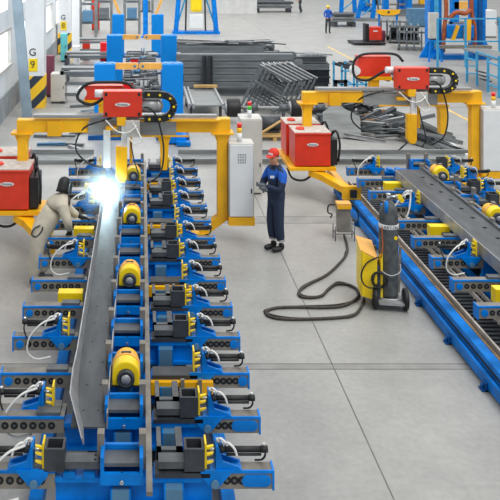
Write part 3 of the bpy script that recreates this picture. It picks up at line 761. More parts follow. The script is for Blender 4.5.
for ax, ay, tx, ty in ((-.12, -.10, .06, .02), (-.01, .12, .16, .20)):
    skin('boot', {'a': (ax, ay, .15, .075, .075), 'h': (ax-.02, ay-.01, .055, .06, .052), 'm': (ax+(tx-ax)*.55, ay+(ty-ay)*.55, .05, .056, .046), 't': (tx, ty, .042, .045, .038)},
         [('a', 'h'), ('h', 'm'), ('m', 't')], ['dark'], t)
MB().tube([(.0, -.19, .99), (-.10, -.19, .93), (-.13, -.18, .84), (-.06, -.20, .82), (.02, -.20, .90), (.04, -.20, .97)], .012, 6).build('belt_strap', 'dark', t)

def far_person(loc, top, legs, hat, label, rz, h=1.74, stride=.05):
    t = thing('person', label, 'person', loc, rz); k = h/1.74
    J = dict(pelvis=(0, 0, .92*k, .13, .11), chest=(0, 0, 1.26*k, .15, .11), collar=(0, 0, 1.42*k, .08, .08), neck=(0, 0, 1.48*k, .055, .055),
      hipl=(.08, 0, .85*k, .095, .095), kneel=(.09, -stride, .48*k, .07, .07), anklel=(.09, .0, .10, .06, .06), toel=(.10, -.14, .05, .045, .04),
      hipr=(-.08, 0, .85*k, .095, .095), kneer=(-.09, stride, .48*k, .07, .07), ankler=(-.09, stride*2, .10, .06, .06), toer=(-.10, stride*2-.14, .05, .045, .04),
      shl=(.19, 0, 1.38*k, .07, .07), ell=(.24, .03, 1.10*k, .052, .052), wrl=(.14, -.16, .98*k, .04, .04),
      shr=(-.19, 0, 1.38*k, .07, .07), elr=(-.24, .03, 1.10*k, .052, .052), wrr=(-.16, -.18, 1.0*k, .04, .04))
    EE = [('pelvis', 'chest'), ('chest', 'collar'), ('collar', 'neck'), ('pelvis', 'hipl'), ('hipl', 'kneel'), ('kneel', 'anklel'), ('anklel', 'toel'), ('pelvis', 'hipr'), ('hipr', 'kneer'), ('kneer', 'ankler'), ('ankler', 'toer'),
          ('collar', 'shl'), ('shl', 'ell'), ('ell', 'wrl'), ('collar', 'shr'), ('shr', 'elr'), ('elr', 'wrr')]
    skin('body', J, EE, [top, legs, 'black'], t, 1, lambda c: 0 if c.z > .95*k else (1 if c.z > .13 else 2))
    head_mesh(t, (0, -.01, 1.60*k), 0, 0)
    MB().lathe((0, 0, 1.62*k), [(.12, 0), (.11, .02), (.105, .06), (.07, .11), (.001, .13)], 14).build('helmet', hat, t)
    for x, y, z in ((.13, -.20, .97*k), (-.15, -.22, .99*k)):
        JG = {'p': (x, y, z, .036, .024), 'w': (x, y+.05, z, .03)}; EG = [('p', 'w')]
        fingers(JG, EG, 'p', (x, y, z), (0, -1, -.2), (1, 0, 0), (0, 0, 1)); skin('hand', JG, EG, ['skin'], t, 1)
gx, gy = G(328, 33.5)
far_person((gx, gy, 0), 'royal', 'dark', 'lemon', 'person far off in blue jacket and yellow helmet standing on the open floor', R(10))
gx, gy = G(300, 13)
far_person((gx, gy, 0), 'dark', 'dark', 'dark', 'person in dark clothes walking at the far end of the hall', R(-60), 1.8, .14)

# ------------------------------------------------------------------ welder cart with gas bottle, pedestal, cable
t = thing('welding_cart', 'yellow welding machine on a two-wheeled cart in front of the blue rail', 'welding cart', (3.46, 11.05, 0), R(-8))
MB().prism([(-.20, .16), (.02, .10), (.02, .66), (-.20, .80)], 'x', -.235, -.20).prism([(-.20, .16), (.02, .10), (.02, .66), (-.20, .80)], 'x', .02, .05).build('side_panel', 'lemon', t)
MB().hexa([(-.25, -.16, .14), (-.03, -.22, .12), (-.03, .32, .12), (-.25, .32, .14), (-.25, -.16, .80), (-.03, -.22, .70), (-.03, .32, .76), (-.25, .32, .82)]).build('casing', 'lemon', t, .01)
MB().hexa([(-.26, -.16, .805), (-.02, -.22, .705), (-.02, .34, .765), (-.26, .34, .825), (-.26, -.16, .82), (-.02, -.22, .72), (-.02, .34, .78), (-.26, .34, .84)]).build('lid', 'orange', t)
MB().hexa([(-.03, -.215, .14), (.02, -.20, .14), (.02, .30, .14), (-.03, .30, .14), (-.03, -.215, .62), (.02, -.20, .60), (.02, .30, .62), (-.03, .30, .62)]).build('front_panel', 'dark', t)
for x in (-.06, .37):
    MB().lathe((x, -.18, .15), [(.03, -.035), (.12, -.035), (.15, -.022), (.15, .022), (.12, .035), (.03, .035)], 20, 'x').m(1).lathe((x, -.18, .15), [(.001, -.038), (.06, -.038), (.06, .038), (.001, .038)], 12, 'x').build('wheel', ['black', 'dark'], t)
MB().cyl((-.06, -.18, .125), (.38, -.18, .125), .015, 8).bx(-.02, .34, -.3, .16, .10, .125).bx(.0, .32, -.31, -.30, .10, .13).m(1).bar((.33, .1, .12), (.36, .15, .78), .03, .03).bar((.0, .1, .12), (.0, .15, .78), .03, .03).build('chassis', ['edge', 'olive'], t)
MB().tube([(.01, -.05, .58), (.04, -.20, .54), (.16, -.245, .50), (.29, -.20, .54), (.33, -.02, .58)], .009, 6).build('chain', 'edge', t)
ring = [(.0+.10*math.cos(a*.7), -.25+.012*a % .05, .42+.11*math.sin(a*.7)) for a in range(20)]
MB().tube(ring, .02, 6, 2).build('coiled_cable', 'black', t)
MB().tube([(-.02, -.2, .74), (-.18, -.24, .66), (-.26, -.26, .5), (-.22, -.27, .36), (-.10, -.27, .32), (.0, -.26, .42)], .011, 6).build('lead', 'black', t)
MB().tube([(.02, -.22, .74), (.05, -.2, .9), (.06, -.1, 1.2), (.16, -.08, 1.38)], .009, 6).build('red_hose', 'rust', t)
t = thing('gas_bottle', 'tall worn dark gas bottle with white band standing on the yellow cart', 'gas bottle', (3.615, 11.0, .127))
MB().lathe((0, 0, 0), [(.115, 0), (.138, .02), (.138, .06), (.136, .08), (.138, 1.14), (.134, 1.20), (.112, 1.29), (.066, 1.345), (.045, 1.37), (.04, 1.40), (.001, 1.40)], 28).build('bottle', 'cyl', t)
o = MB().lathe((0, 0, 1.0), [(.1385, 0), (.1415, .003), (.1415, .062), (.1385, .065)], 28).build('label_band', 'white', t)
for i, chh in enumerate('АРГОН'):
    a = R(-90+(i-2)*17-2); text('band_lettering', chh, .06, (.1435*math.cos(a), .1435*math.sin(a), 1.032), (R(90), 0, a+R(90)), 'ink', t, .001)
MB().cyl((.060, -.118, .88), (.066, -.135, .88), .026, 12).build('sticker', 'lemon', t)
MB().cyl((0, 0, 1.38), (0, 0, 1.47), .025, 10).cyl((0, 0, 1.44), (.12, -.03, 1.45), .018, 10).lathe((0, 0, 1.47), [(.001, 0), (.035, 0), (.035, .02), (.001, .02)], 12).cyl((.12, -.06, 1.45), (.12, .0, 1.45), .03, 12).build('valve', 'chrome', t)
MB().cyl((.14, -.09, 1.46), (.14, -.06, 1.46), .035, 14).cyl((.18, -.05, 1.40), (.18, -.02, 1.40), .035, 14).build('gauge', 'lemon', t)
MB().tube([(.16, -.05, 1.42), (.22, -.1, 1.55), (.30, -.06, 1.52), (.27, -.1, 1.3), (.22, -.1, 1.15)], .012, 6).build('hose', 'pipe', t)
MB().cyl((-.06, -.09, 1.24), (-.06, -.09, 1.40), .026, 10).build('torch_holder', 'blue', t)

t = thing('foot_control', 'small grey control pedestal with yellow top and wire feet on the floor', 'control pedestal', (PX(344, 13.4), 13.4, 0))
MB().hexa([(-.12, -.02, .14), (.12, -.02, .14), (.12, .08, .14), (-.12, .08, .14), (-.12, .0, .60), (.12, .0, .60), (.12, .1, .60), (-.12, .1, .60)]).build('panel', 'olive', t, .01)
MB().bx(-.125, .125, -.03, .14, .60, .66).m(1).bx(-.125, .125, -.035, -.03, .56, .62).build('top_cap', ['orange', 'yellow'], t, .01)
wf = MB()
for x in (-.17, .17):
    for y in (-.06, .10): wf.cyl((x, y, 0), (x, y, .26), .008, 6)
    wf.cyl((x, -.06, .14), (x, .10, .14), .007, 6)
wf.cyl((-.17, -.06, .13), (.17, -.06, .13), .007, 6).cyl((-.17, .10, .13), (.17, .10, .13), .007, 6)
wf.build('wire_stand', 'dark', t)
MB().tube([(-.1, .1, .6), (-.24, .12, .58), (-.26, .1, .46), (-.2, .06, .44), (-.24, .0, .40)], .014, 6).build('looped_cable', 'black', t)
MB().tube([(.1, .1, .62), (.22, .1, .58), (.28, .08, .40), (.24, .04, .32), (.16, .06, .34)], .014, 6).build('looped_cable', 'black', t)

pts = [(344, 236), (347, 246), (347, 254), (341, 263), (327, 276), (308, 286), (299, 293), (301, 298), (312, 299), (322, 297), (328, 291), (336, 285.5), (348, 286), (357, 291), (358, 298), (351, 304), (340, 308), (320, 309), (295, 308.5), (275, 309.5), (266, 313.5), (270, 318), (284, 320.5), (310, 320.5), (340, 319), (354, 316.5), (361, 309), (364, 300)]
w_ = [(*G(x, y), .022) for x, y in pts]
o = MB().tube(w_, .021, 8, 4).build('floor_cable', 'black'); 
M['cable'] = mat('grubby_cable', (66, 60, 54), .7, 0, .35, 20); o.data.materials[0] = M['cable']
tag(o, 'thick dark cable looping over the floor from pedestal to welding cart', 'cable')
w_ = [(x+.03*math.sin(i*1.7), y+.05+.03*math.cos(i*1.3), .013) for i, (x, y, z) in enumerate(w_[2:-2])]
o = MB().tube(w_, .012, 6, 4).build('floor_cable', 'black'); tag(o, 'thinner black cable running alongside the thick floor cable', 'cable')
# white signal lead on the second jig
o = MB().tube([(4.98, 12.0, .80), (5.0, 11.75, .70), (5.1, 11.5, .72), (5.35, 11.35, .90), (5.7, 11.4, 1.02), (6.2, 11.5, 1.0)], .012, 6).build('signal_lead', 'pipe'); tag(o, 'white lead drooping across the grey channel behind the gas bottle', 'cable')

# ------------------------------------------------------------------ steel on the floor behind
o = MB().bx(.9, 14, 18.1, 18.7, 0, .10).bx(.9, 14, 18.66, 18.72, .1, .2).bx(.9, 14, 18.08, 18.14, .1, .14).build('floor_rail', 'pilelight'); tag(o, 'low grey steel rail laid across the hall behind both gantries', 'floor rail')
o = MB().bx(-4.1, -1.2, 18.1, 18.7, 0, .10).bx(-4.1, -1.2, 18.66, 18.72, .1, .2).build('floor_rail', 'pilelight'); tag(o, 'short grey steel rail section by the window wall', 'floor rail')

def section(kind, L, hh, ww):
    b = MB()
    if kind == 0:   # channel
        b.bx(0, L, 0, ww, 0, .02).bx(0, L, 0, .02, 0, hh).bx(0, L, ww-.02, ww, 0, hh)
    elif kind == 1: # I
        b.bx(0, L, 0, ww, 0, .02).bx(0, L, 0, ww, hh-.02, hh).bx(0, L, ww/2-.012, ww/2+.012, .02, hh-.02)
    else:           # hollow box
        b.bx(0, L, 0, .015, 0, hh).bx(0, L, ww-.015, ww, 0, hh).bx(0, L, 0, ww, 0, .015).bx(0, L, 0, ww, hh-.015, hh)
    return b
def steel_stack(name, x0, x1, y0, rows, deep, hh, ww, group, where, mats, end_jit=.3):
    protos = {}
    n = 0
    for r in range(rows):
        for d in range(deep):
            if r == rows-1 and random.random() < .35: continue
            k = random.randrange(3); mt = random.choice(mats)
            L = x1-x0
            loc = (x0+random.uniform(-end_jit, end_jit), y0+d*(ww+.04)+random.uniform(-.02, .02), r*(hh+.012)+.02)
            if (k, mt) not in protos:
                o = section(k, L, hh, ww).build(name, mt); protos[(k, mt)] = o
            else:
                o = protos[(k, mt)].copy(); COL.objects.link(o)
            o.location = loc
            lev = 'bottom layer' if r == 0 else ('top layer' if r >= rows-2 else '%s layer up' % ORD[r])
            tag(o, 'long steel section, %s, %s, %s row back' % (where, lev, ORD[d]), 'steel section', group)
steel_stack('steel_section', PX(183, 26.6), PX(300, 26.6), 26.6, 6, 3, .23, .34, 'sections in the big steel stack', 'big stack behind arc gantry', ['pile', 'pile', 'pilelight'])
steel_stack('steel_section', PX(285, 27.6), PX(328, 27.6), 27.4, 5, 2, .24, .36, 'sections in the short steel stack', 'short stack at aisle end', ['pile', 'dark'], .1)
steel_stack('steel_section', PX(180, 30.5), PX(270, 30.5), 30.4, 5, 4, .24, .36, 'sections in the middle steel stack', 'middle stack further back', ['pile', 'dark', 'pilelight'], .35)
steel_stack('steel_section', PX(182, 37), PX(268, 37), 36.5, 3, 3, .24, .4, 'sections in the rear steel stack', 'rear stack before pale partition', ['pile', 'pilelight'], .5)
for i, x in enumerate((204, 210)):
    o = MB().bx(-.09, .09, 0, .02, 0, 1.45).bx(-.09, -.07, -.12, 0, 0, 1.45).bx(.07, .09, -.12, 0, 0, 1.45).build('steel_stake', 'dark'); o.location = (PX(x, 26.4), 26.35+.02*i, 0)
    tag(o, ('dark upright stake holding the big steel stack, window side' if i == 0 else 'dark upright stake holding the big steel stack, aisle side'), 'stake', 'stakes of the big stack')
for i in range(22):   # thin bars on top of the stacks
    a = random.uniform(-.35, .35); L = random.uniform(1.2, 2.6); x = random.uniform(1.9, 5.0)
    z = 1.33+.022*(i % 3); y = random.uniform(30.6, 31.6)
    o = MB().bar((-L/2, 0, 0), (L/2, 0, 0), .07, .04).build('flat_bar', random.choice(['edge', 'pilelight', 'dark'])); o.location = (x, y, z); o.rotation_euler = (0, R(random.uniform(-3, 3)), a)
    tag(o, 'loose flat bar lying askew on top of the middle steel stack', 'flat bar', 'loose bars on the middle stack')
for i in range(6):
    o = MB().bar((0, 0, 0), (.55, -1.0, .06), .05, .05).build('slanted_rod', 'edge'); o.location = (PX(291+4*i, 28.2), 28.2, 1.30)
    tag(o, 'pale rod laid slantwise over the short steel stack', 'rod', 'pale rods on the short stack')

# open rectangular frames leaning in a stack
FP = None
for i in range(6):
    if FP is None:
        b_ = MB()
        for p0, p1 in (((0, 0, 0), (0, 0, 1.62)), ((1.0, 0, 0), (1.0, 0, 1.62)), ((0, 0, 0), (1.0, 0, 0)), ((0, 0, 1.62), (1.0, 0, 1.62)), ((0, 0, .55), (1.0, 0, .55)), ((0, 0, 1.1), (1.0, 0, 1.1))): b_.bar(p0, p1, .065, .065)
        b_.m(1).bx(-.05, 1.05, -.05, .05, 1.66, 1.68).bx(-.05, -.045, -.05, .05, 0, 1.66)
        FP = b_.build('welded_rack', ['pile', 'edge']); o = FP
    else: o = FP.copy(); COL.objects.link(o)
    o.location = (3.08+.19*i, 23.9+.12*i, .04); o.rotation_euler = (0, R(26), R(-20))
    tag(o, 'welded rectangular steel frame leaning in the stack, %s from the window side' % ORD[i], 'steel frame', 'leaning steel frames')
for i in range(6):
    if i == 0: FP = MB().bar((0, 0, 0), (.55, -.55, -.55), .10, .05).m(1).bar((0, 0, .03), (.55, -.55, -.52), .10, .008).build('brace_bar', ['dark', 'edge']); o = FP
    else: o = FP.copy(); COL.objects.link(o)
    o.location = (3.90+.2*i, 24.35+.08*i, 1.50-.01*i); tag(o, 'pale-topped bar propped against the leaning frames, %s from the window side' % ORD[i], 'bar', 'propped pale bars')

# roller shaft with drums
t = thing('drum_shaft', 'long grey shaft with black drums lying in front of the leaning frames', 'shaft', (PX(222, 22.3), 22.3, 0))
MB().cyl((0, 0, .48), (3.6, 0, .48), .045, 12).build('shaft', 'alu', t)
for x in (.15, 2.05):
    MB().lathe((x, 0, .48), [(.05, 0), (.26, 0), (.27, .05), (.27, .34), (.25, .38), (.05, .38)], 24, 'x').build('drum', 'black', t)
    MB().lathe((x-.06, 0, .48), [(.05, 0), (.2, 0), (.2, .05), (.05, .05)], 20, 'x').build('flange', 'edge', t)
for x in (.9, 1.8, 2.9):
    MB().prism([(-.2, 0), (.2, 0), (.06, .44), (-.06, .44)], 'x', x, x+.06).build('stand', 'dark', t)
    MB().cyl((x-.1, 0, .48), (x+.15, 0, .48), .11, 14).build('bearing', 'steel', t)
# grey sheet-metal table
t = thing('roller_table', 'grey sheet table with side rails beyond the arc gantry', 'table', (PX(205, 22.5), 22.4, 0))
MB().bx(-.45, .5, 0, 2.6, .50, .53).build('top_sheet', 'pilelight', t)
for x in (-.48, -.36, .52): MB().bx(x-.03, x+.03, -.1, 2.7, .46, .60).build('side_rail', 'edge', t)
for x in (-.42, .46):
    for y in (.1, 2.4): MB().bx(x-.04, x+.04, y-.04, y+.04, 0, .50).build('leg', 'dark', t)
o = MB().bx(PX(193, 25.3), PX(216, 25.3), 24.85, 25.0, .60, .68).build('timber_batten', 'wood'); tag(o, 'wooden batten lying on the far end of the sheet table', 'batten')

# wooden pallet with motor on it
t = thing('wooden_pallet', 'pale wooden pallet behind the red power source by the cap man', 'pallet', (PX(273, 20.6), 20.4, 0))
for i in range(6): MB().bx(-.6, .6, -.1+.2*i, .04+.2*i, .10, .125).build('deck_board', 'wood', t)
for x in (-.55, 0, .55): MB().bx(x-.05, x+.05, -.1, 1.05, 0, .10).build('bearer', 'wood', t)
o = MB().bar((PX(262, 20.2), 20.45, .17), (PX(284, 20.2), 20.5, .52), .12, .03).build('timber_plank', 'wood'); tag(o, 'wooden plank propped slantwise on the pale pallet', 'plank')
t = thing('electric_motor', 'dark electric motor standing on the pale wooden pallet', 'motor', (PX(272, 20.8), 20.9, .126))
MB().cyl((-.3, 0, .22), (.25, 0, .22), .2, 16).build('housing', 'dark', t); MB().cyl((.25, 0, .22), (.42, 0, .22), .04, 8).build('shaft', 'chrome', t); MB().bx(-.25, .2, -.2, .2, 0, .05).build('foot', 'dark', t)
# scrap heap of channels beyond the second gantry
for i in range(70):
    x = random.uniform(4.4, 7.0); y = random.uniform(20.4, 24.4); L = random.uniform(.4, 1.3)
    o = section(random.randrange(3), L, random.uniform(.06, .12), random.uniform(.07, .16)).build('steel_offcut', random.choice(['dark', 'pile', 'pile', 'pilelight', 'edge', 'black', 'spare']))
    o.location = (x, y, .03+random.random()*.5*(1-abs(y-22.4)/3)); o.rotation_euler = (R(random.uniform(-25, 25)), R(random.uniform(-18, 6)), R(random.uniform(-70, 40)))
    tag(o, 'steel offcut thrown on the scrap heap beyond the red power source', 'offcut', 'offcuts on the scrap heap')
for i in range(14):
    x = random.uniform(7.0, 8.4); y = random.uniform(19.6, 22.6); L = random.uniform(.9, 1.7)
    o = section(0, L, .10, .16).build('steel_offcut', random.choice(['dark', 'pilelight', 'pile', 'edge']))
    o.location = (x-.6, y+.2, .03+random.random()*.3); o.rotation_euler = (R(random.uniform(-15, 15)), R(random.uniform(-4, 14)), R(random.uniform(-65, -45)))
    tag(o, 'channel offcut in the slanting row under the idle gantry carriage', 'offcut', 'slanting offcuts under the idle carriage')
for i in range(3):
    o = MB().tube([(PX(345, 22)+.1*i, 22.4-.3*i, .05), (PX(352, 22)+.1*i, 22.6, .75-.1*i), (PX(368, 22)+.1*i, 22.6, .60-.1*i), (PX(385, 22), 22.2, .1)], .04, 8).build('bent_hose', 'black')
    tag(o, 'black bent hose arching over the scrap heap', 'hose', 'hoses on the scrap heap')
o = MB().prism([(0, 0), (1.0, 0), (1.0, .6), (.35, .95), (0, .7)], 'y', 0, .05).build('steel_plate_sheet', 'pilelight'); o.location = (PX(322, 20.8), 20.6, .02); o.rotation_euler = (R(-24), 0, R(-8)); tag(o, 'grey cut steel plate leaning behind the idle gantry leg', 'steel plate')
o = MB().bx(0, .10, 0, .05, 0, 1.25).bx(.3, .4, 0, .05, 0, 1.25).bx(0, .4, 0, .05, 1.15, 1.25).build('dark_upright', 'black'); o.location = (PX(335, 22.5), 22.6, 0); tag(o, 'dark goalpost upright standing in the scrap heap', 'upright')
o = MB().bx(0, .65, 0, .5, 0, .004).build('white_sheet', 'white'); o.location = (PX(430, 20.0), 19.6, 0); tag(o, 'white paper sheet lying on the floor beyond the idle gantry', 'paper sheet')

# light blue trestle with dark bars
t = thing('bar_trestle', 'light blue trestle rack loaded with dark bars beyond the idle gantry', 'trestle', (PX(350, 26.5), 26.0, 0))
for x in (-.42, -.0, .42):
    for y in (0, 1.1): MB().bx(x-.03, x+.03, y-.03, y+.03, 0, 1.15).build('post', 'lightblue', t)
    MB().bx(x-.03, x+.03, 0, 1.1, .45, .50).build('crossbar', 'lightblue', t)
for z in (.48, .95): MB().bx(-.45, .45, -.03, .03, z, z+.05).build('rail', 'lightblue', t)
for i in range(5):
    o = section(0, 2.3, .08, .12).build('steel_bar', random.choice(['dark', 'edge', 'dark'])); o.location = (PX(338, 26.5)+.2*i, 27.3, 1.0+.02*i); o.rotation_euler = (0, R(8), R(-50))
    tag(o, 'dark bar laid slantwise on the light blue trestle, %s from the window side' % ORD[i], 'bar', 'bars on the light blue trestle')
for i in range(5):
    o = section(2, 1.6, .10, .12).build('steel_bar', 'dark'); o.location = (PX(336, 26.5)+.25*i, 26.1, .03); o.rotation_euler = (0, 0, R(40))
    tag(o, 'dark hollow bar under the light blue trestle', 'bar', 'bars under the light blue trestle')

# ------------------------------------------------------------------ blue assembly posts with yellow arms
def post_pair(loc, side, arm, label):
    t = thing('assembly_post', label, 'assembly post', loc)
    MB().bx(-.29, .29, 0, .5, .10, 2.05).build('cabinet_column', 'postblue', t, .03)
    for x in (-.2, 0, .2): MB().cyl((x, .1, 2.05), (x, .1, 2.09), .02, 8).build('bolt', 'chrome', t)
    MB().bx(-.45, .45, -.12, .62, 0, .12).build('base_plate', 'deepblue', t)
    if arm == 'level':
        a = MB().prism([(side*.29, 1.90), (side*.86, 1.90), (side*.92, 1.95), (side*.92, 2.03), (side*.86, 2.07), (side*.29, 2.07)], 'y', .05, .15)
        a.m(1).cyl((side*.82, .045, 1.985), (side*.82, .055, 1.985), .04, 12)
        a.build('swing_arm', ['orange', 'greyblue'], t)
    else:
        MB().bar((side*.1, .2, 2.0), (-side*.25 if arm == 'out' else side*.1+.0, .2, 2.9), .12, .16, (0, 1, 0)).build('swing_arm', 'orange', t)
    return t
rows = [('one', 20.5, (.84, -1.02), ('level', 'level')), ('in the middle', 27.3, (.98, -1.00), ('level', 'level')), ('furthest down the hall', 36, (.75, -1.15), ('out', 'out'))]
RW = ['first', 'second', 'third']
for i, (wd, Y, xs, ar) in enumerate(rows):
    for x, sd, nm in ((xs[0], -1, 'aisle side'), (xs[1], 1, 'window side')):
        if i == 0 and sd > 0: loc = (x, Y, 0)
        else: loc = (x, Y, 0)
        post_pair(loc, sd, ar[0], 'blue assembly post with amber arm on the %s, %s behind the arc gantry' % (nm, RW[i]))
o = MB().bx(PX(160, 20), PX(186, 20), 19.9, 20.2, .04, .26).bx(PX(176, 20), PX(190, 20), 19.7, 19.9, .02, .12).build('base_skid', 'blue'); tag(o, 'blue skid bar on the floor before the first aisle-side assembly post', 'skid')
# cross bars bench between the posts
t = thing('assembly_bench', 'dark steel bench with many cross bars between the blue assembly posts', 'bench', (0, 22, 0))
for x in (-.55, .45): MB().bx(x-.06, x+.06, 0, 12.5, .15, .42).build('side_beam', 'greyblue', t)
for i in range(26): MB().bx(-.68, .58, .48*i, .48*i+.18, .42, .56).build('cross_bar', 'dark' if i % 3 else 'pile', t)
for i in range(5):
    for x in (-.55, .45): MB().bx(x-.07, x+.07, 3*i, 3*i+.15, 0, .15).build('leg', 'dark', t)
for i, (x, Y, c) in enumerate(((-.3, 30, 'lampred'), (.1, 25.3, 'white'), (-.45, 24.6, 'lampred'))):
    t = thing('work_box', ['small red box on the bench far behind the arc gantry', 'small white box with grey lid on the bench cross bars', 'small red box on the bench close behind the arc gantry'][i], 'box', (x, Y, .565))
    MB().bx(-.16, .16, 0, .25, 0, .22).build('box_body', c, t, .01); MB().bx(-.17, .17, -.01, .26, .22, .25).build('lid', 'dark', t)
for i in range(46):
    x = random.uniform(-.55, .45); y = random.uniform(22.2, 34); kx = random.randrange(4)
    b_ = MB()
    if kx == 0: b_.cyl((0, 0, .07), (random.uniform(.2, .6), 0, .07), .07, 10).cyl((.0, 0, .07), (-.05, 0, .07), .10, 10)
    elif kx == 1: b_.bx(0, .3, 0, .18, 0, .03).bx(0, .03, 0, .18, .03, .22)
    elif kx == 2: b_.bar((0, 0, .04), (.5, .3, .04), .06, .08)
    else: b_.lathe((0, 0, 0), [(.05, 0), (.13, 0), (.13, .06), (.05, .06)], 12)
    o = b_.build('steel_fitting', random.choice(['dark', 'pile', 'pilelight', 'edge', 'greyblue'])); o.location = (x-.1, y, .565); o.rotation_euler = (0, 0, random.uniform(-.4, .4))
    tag(o, 'small steel fitting lying on the bench between the blue assembly posts', 'fitting', 'fittings on the far bench')
for i in range(22):
    x = random.uniform(-3.3, -1.2); y = random.uniform(19.5, 24.6); L = random.uniform(.5, 1.4)
    o = section(random.randrange(3), L, .07, .10).build('steel_offcut', random.choice(['pile', 'pilelight', 'edge', 'greyblue'])); o.location = (x, y, .004); o.rotation_euler = (0, R(random.uniform(-3, 0)), R(random.uniform(-60, 60)))
    tag(o, 'steel offcut on the floor between the arc gantry and the window wall', 'offcut', 'offcuts by the window wall')
# floor-level racks on the window side
for i, (x, Y, L) in enumerate(((-1.9, 25.2, 1.7), (-2.05, 29.0, 1.9), (-2.1, 33.5, 1.8))):
    t = thing('pipe_rack', 'dark rack of steel bars by the window wall, %s behind the arc gantry' % RW[i], 'rack', (x, Y, 0))
    for z in (.25, .62, .98): MB().bx(-L/2, L/2, 0, .12, z, z+.1).build('rail', 'pile', t)
    for xx in (-L/2+.06, L/2-.06):
        MB().bx(xx-.06, xx+.06, 0, .9, 0, 1.1).build('upright', 'dark', t)
    MB().bx(-L/2, L/2, .3, .8, 1.08, 1.16).build('top_sheet', 'pilelight', t)
    MB().bx(-L/2+.25, L/2-.2, -.02, 0, .42, .56).build('label_strip', 'white', t)
def small_cab(loc, wd, h, dp, m, label, nm='floor_cabinet', cat='cabinet'):
    t = thing(nm, label, cat, loc)
    MB().bx(-wd/2, wd/2, 0, dp, .06, h).build('body', m, t, .008); MB().bx(-wd/2+.02, wd/2-.02, -.015, 0, .09, h-.03).build('door', m, t)
    MB().bx(wd/2-.07, wd/2-.05, -.03, -.015, h*.5, h*.6).build('handle', 'dark', t); MB().bx(-wd/2+.03, wd/2-.03, .03, dp-.03, 0, .06).build('plinth_base', 'dark', t)
small_cab((PX(49.5, 26.3), 26.3, 0), .29, 1.45, .3, 'maroon', 'tall maroon cabinet standing beside the G9 column')
small_cab((PX(86, 35), 35, 0), .34, 1.0, .4, 'red', 'red cabinet by the second window bay')
small_cab((PX(76, 30.5), 30.5, 0), .28, 1.25, .3, 'white', 'slim white cabinet before the second column')
small_cab((PX(95.5, 48), 48, 0), .5, 2.3, .4, 'red', 'tall red cabinet far down the window wall')
small_cab((PX(58, 25.2), 25.2, 0), .5, 1.0, .5, 'offwhite', 'pale grey cabinet beside the maroon one')
small_cab((PX(68, 36.5), 34.5, 0), .3, 1.3, .3, 'cyan', 'turquoise cabinet standing before the third column')
small_cab((PX(104, 29.6), 29.6, 0), .3, 1.5, .3, 'lampred', 'bright red cabinet beside the middle blue post')
# far tall dark machine frames down the window side
for i, (x, Y) in enumerate(((88, 44), (104, 46), (132, 46), (146, 52))):
    t = thing('tall_machine', 'tall grey machine frame far behind the blue posts, %s from the window wall' % ORD[i], 'machine', (PX(x, Y), Y, 0))
    for xx in (-.45, .45): MB().bx(xx-.08, xx+.08, 0, .2, 0, 4.2).build('upright', 'pilelight', t)
    for z in (.8, 1.9, 3.0): MB().bx(-.45, .45, .02, .18, z, z+.14).build('crossbar', 'pile', t)
    MB().bx(-.3, .3, -.2, .3, .94, 1.6).build('gearbox', 'pile' if i % 2 else 'greyblue', t, .02)
    MB().cyl((-.2, -.3, 2.3), (.25, -.3, 2.3), .16, 12).build('motor', 'alu', t)
o = MB().bx(PX(143, 44), PX(148, 44), 44, 44.2, 0, 5).bx(PX(143, 44)-.1, PX(148, 44)+.1, 43.9, 44.3, 0, .08).build('blue_pole', 'blue'); tag(o, 'tall blue pole rising behind the amber arms', 'pole')

# blue A-frame machine with yellow drive
t = thing('splayed_hoist', 'blue splayed A-frame machine with yellow drive unit behind the steel stacks', 'machine', (PX(196, 46), 46, 0))
for s in (-1, 1):
    MB().bar((s*1.25, 0, 0), (s*.80, 0, 5.4), .28, .34, (0, 1, 0)).build('leg', 'blue', t)
    MB().bar((s*.62, .4, 0), (s*.50, .4, 5.4), .10, .14, (0, 1, 0)).build('inner_post', 'dark', t)
    MB().bar((s*1.25, 0, .2), (s*.62, .3, 2.2), .10, .1, (0, 1, 0)).build('brace', 'lightblue', t)
MB().bx(-1.45, 1.45, -.25, .5, 0, .16).build('base_beam', 'blue', t)
MB().bx(-.95, .95, 0, .3, 3.6, 3.85).build('tie_beam', 'blue', t)
MB().bx(-.36, .36, -.3, 0, 1.35, 2.75).build('drive_unit', 'lemon', t, .14)
MB().bx(-.42, .42, -.25, .2, .35, 1.2).build('switch_box', 'white', t, .02)
for z in (2.9, 3.2): MB().bx(-.7, .7, -.1, .1, z, z+.16).build('roller', 'orange', t)
# far truck-like bundle by the partition
for i, (x, y, L) in enumerate(((274, 12.5, 3.2), (268, 5, 3.6), (345, 27, 1.8))):
    gx, gy = G(x, y)
    t = thing('steel_trestle', ['low trestle with steel sheets far down the hall past the partition', 'second low trestle with dark steel behind the first, past the partition', 'low trestle with pale parts beside the far man', 'trestle stacked with dark steel before the blue weld cell', 'slim trestle with dark steel beside the red hall cabinet'][i], 'trestle', (gx, gy, 0))
    for z, m_ in ((.34, 'pile'), (.52, 'pilelight'), (.70, 'dark')): MB().bx(-L/2+random.uniform(0, .3), L/2-random.uniform(0, .3), 0, 1.4, z, z+.15).build('steel_layer', m_, t)
    for xx in (-L/2+.3, L/2-.3): MB().bx(xx-.12, xx+.12, 0, 1.4, 0, .34).build('leg', 'dark', t)

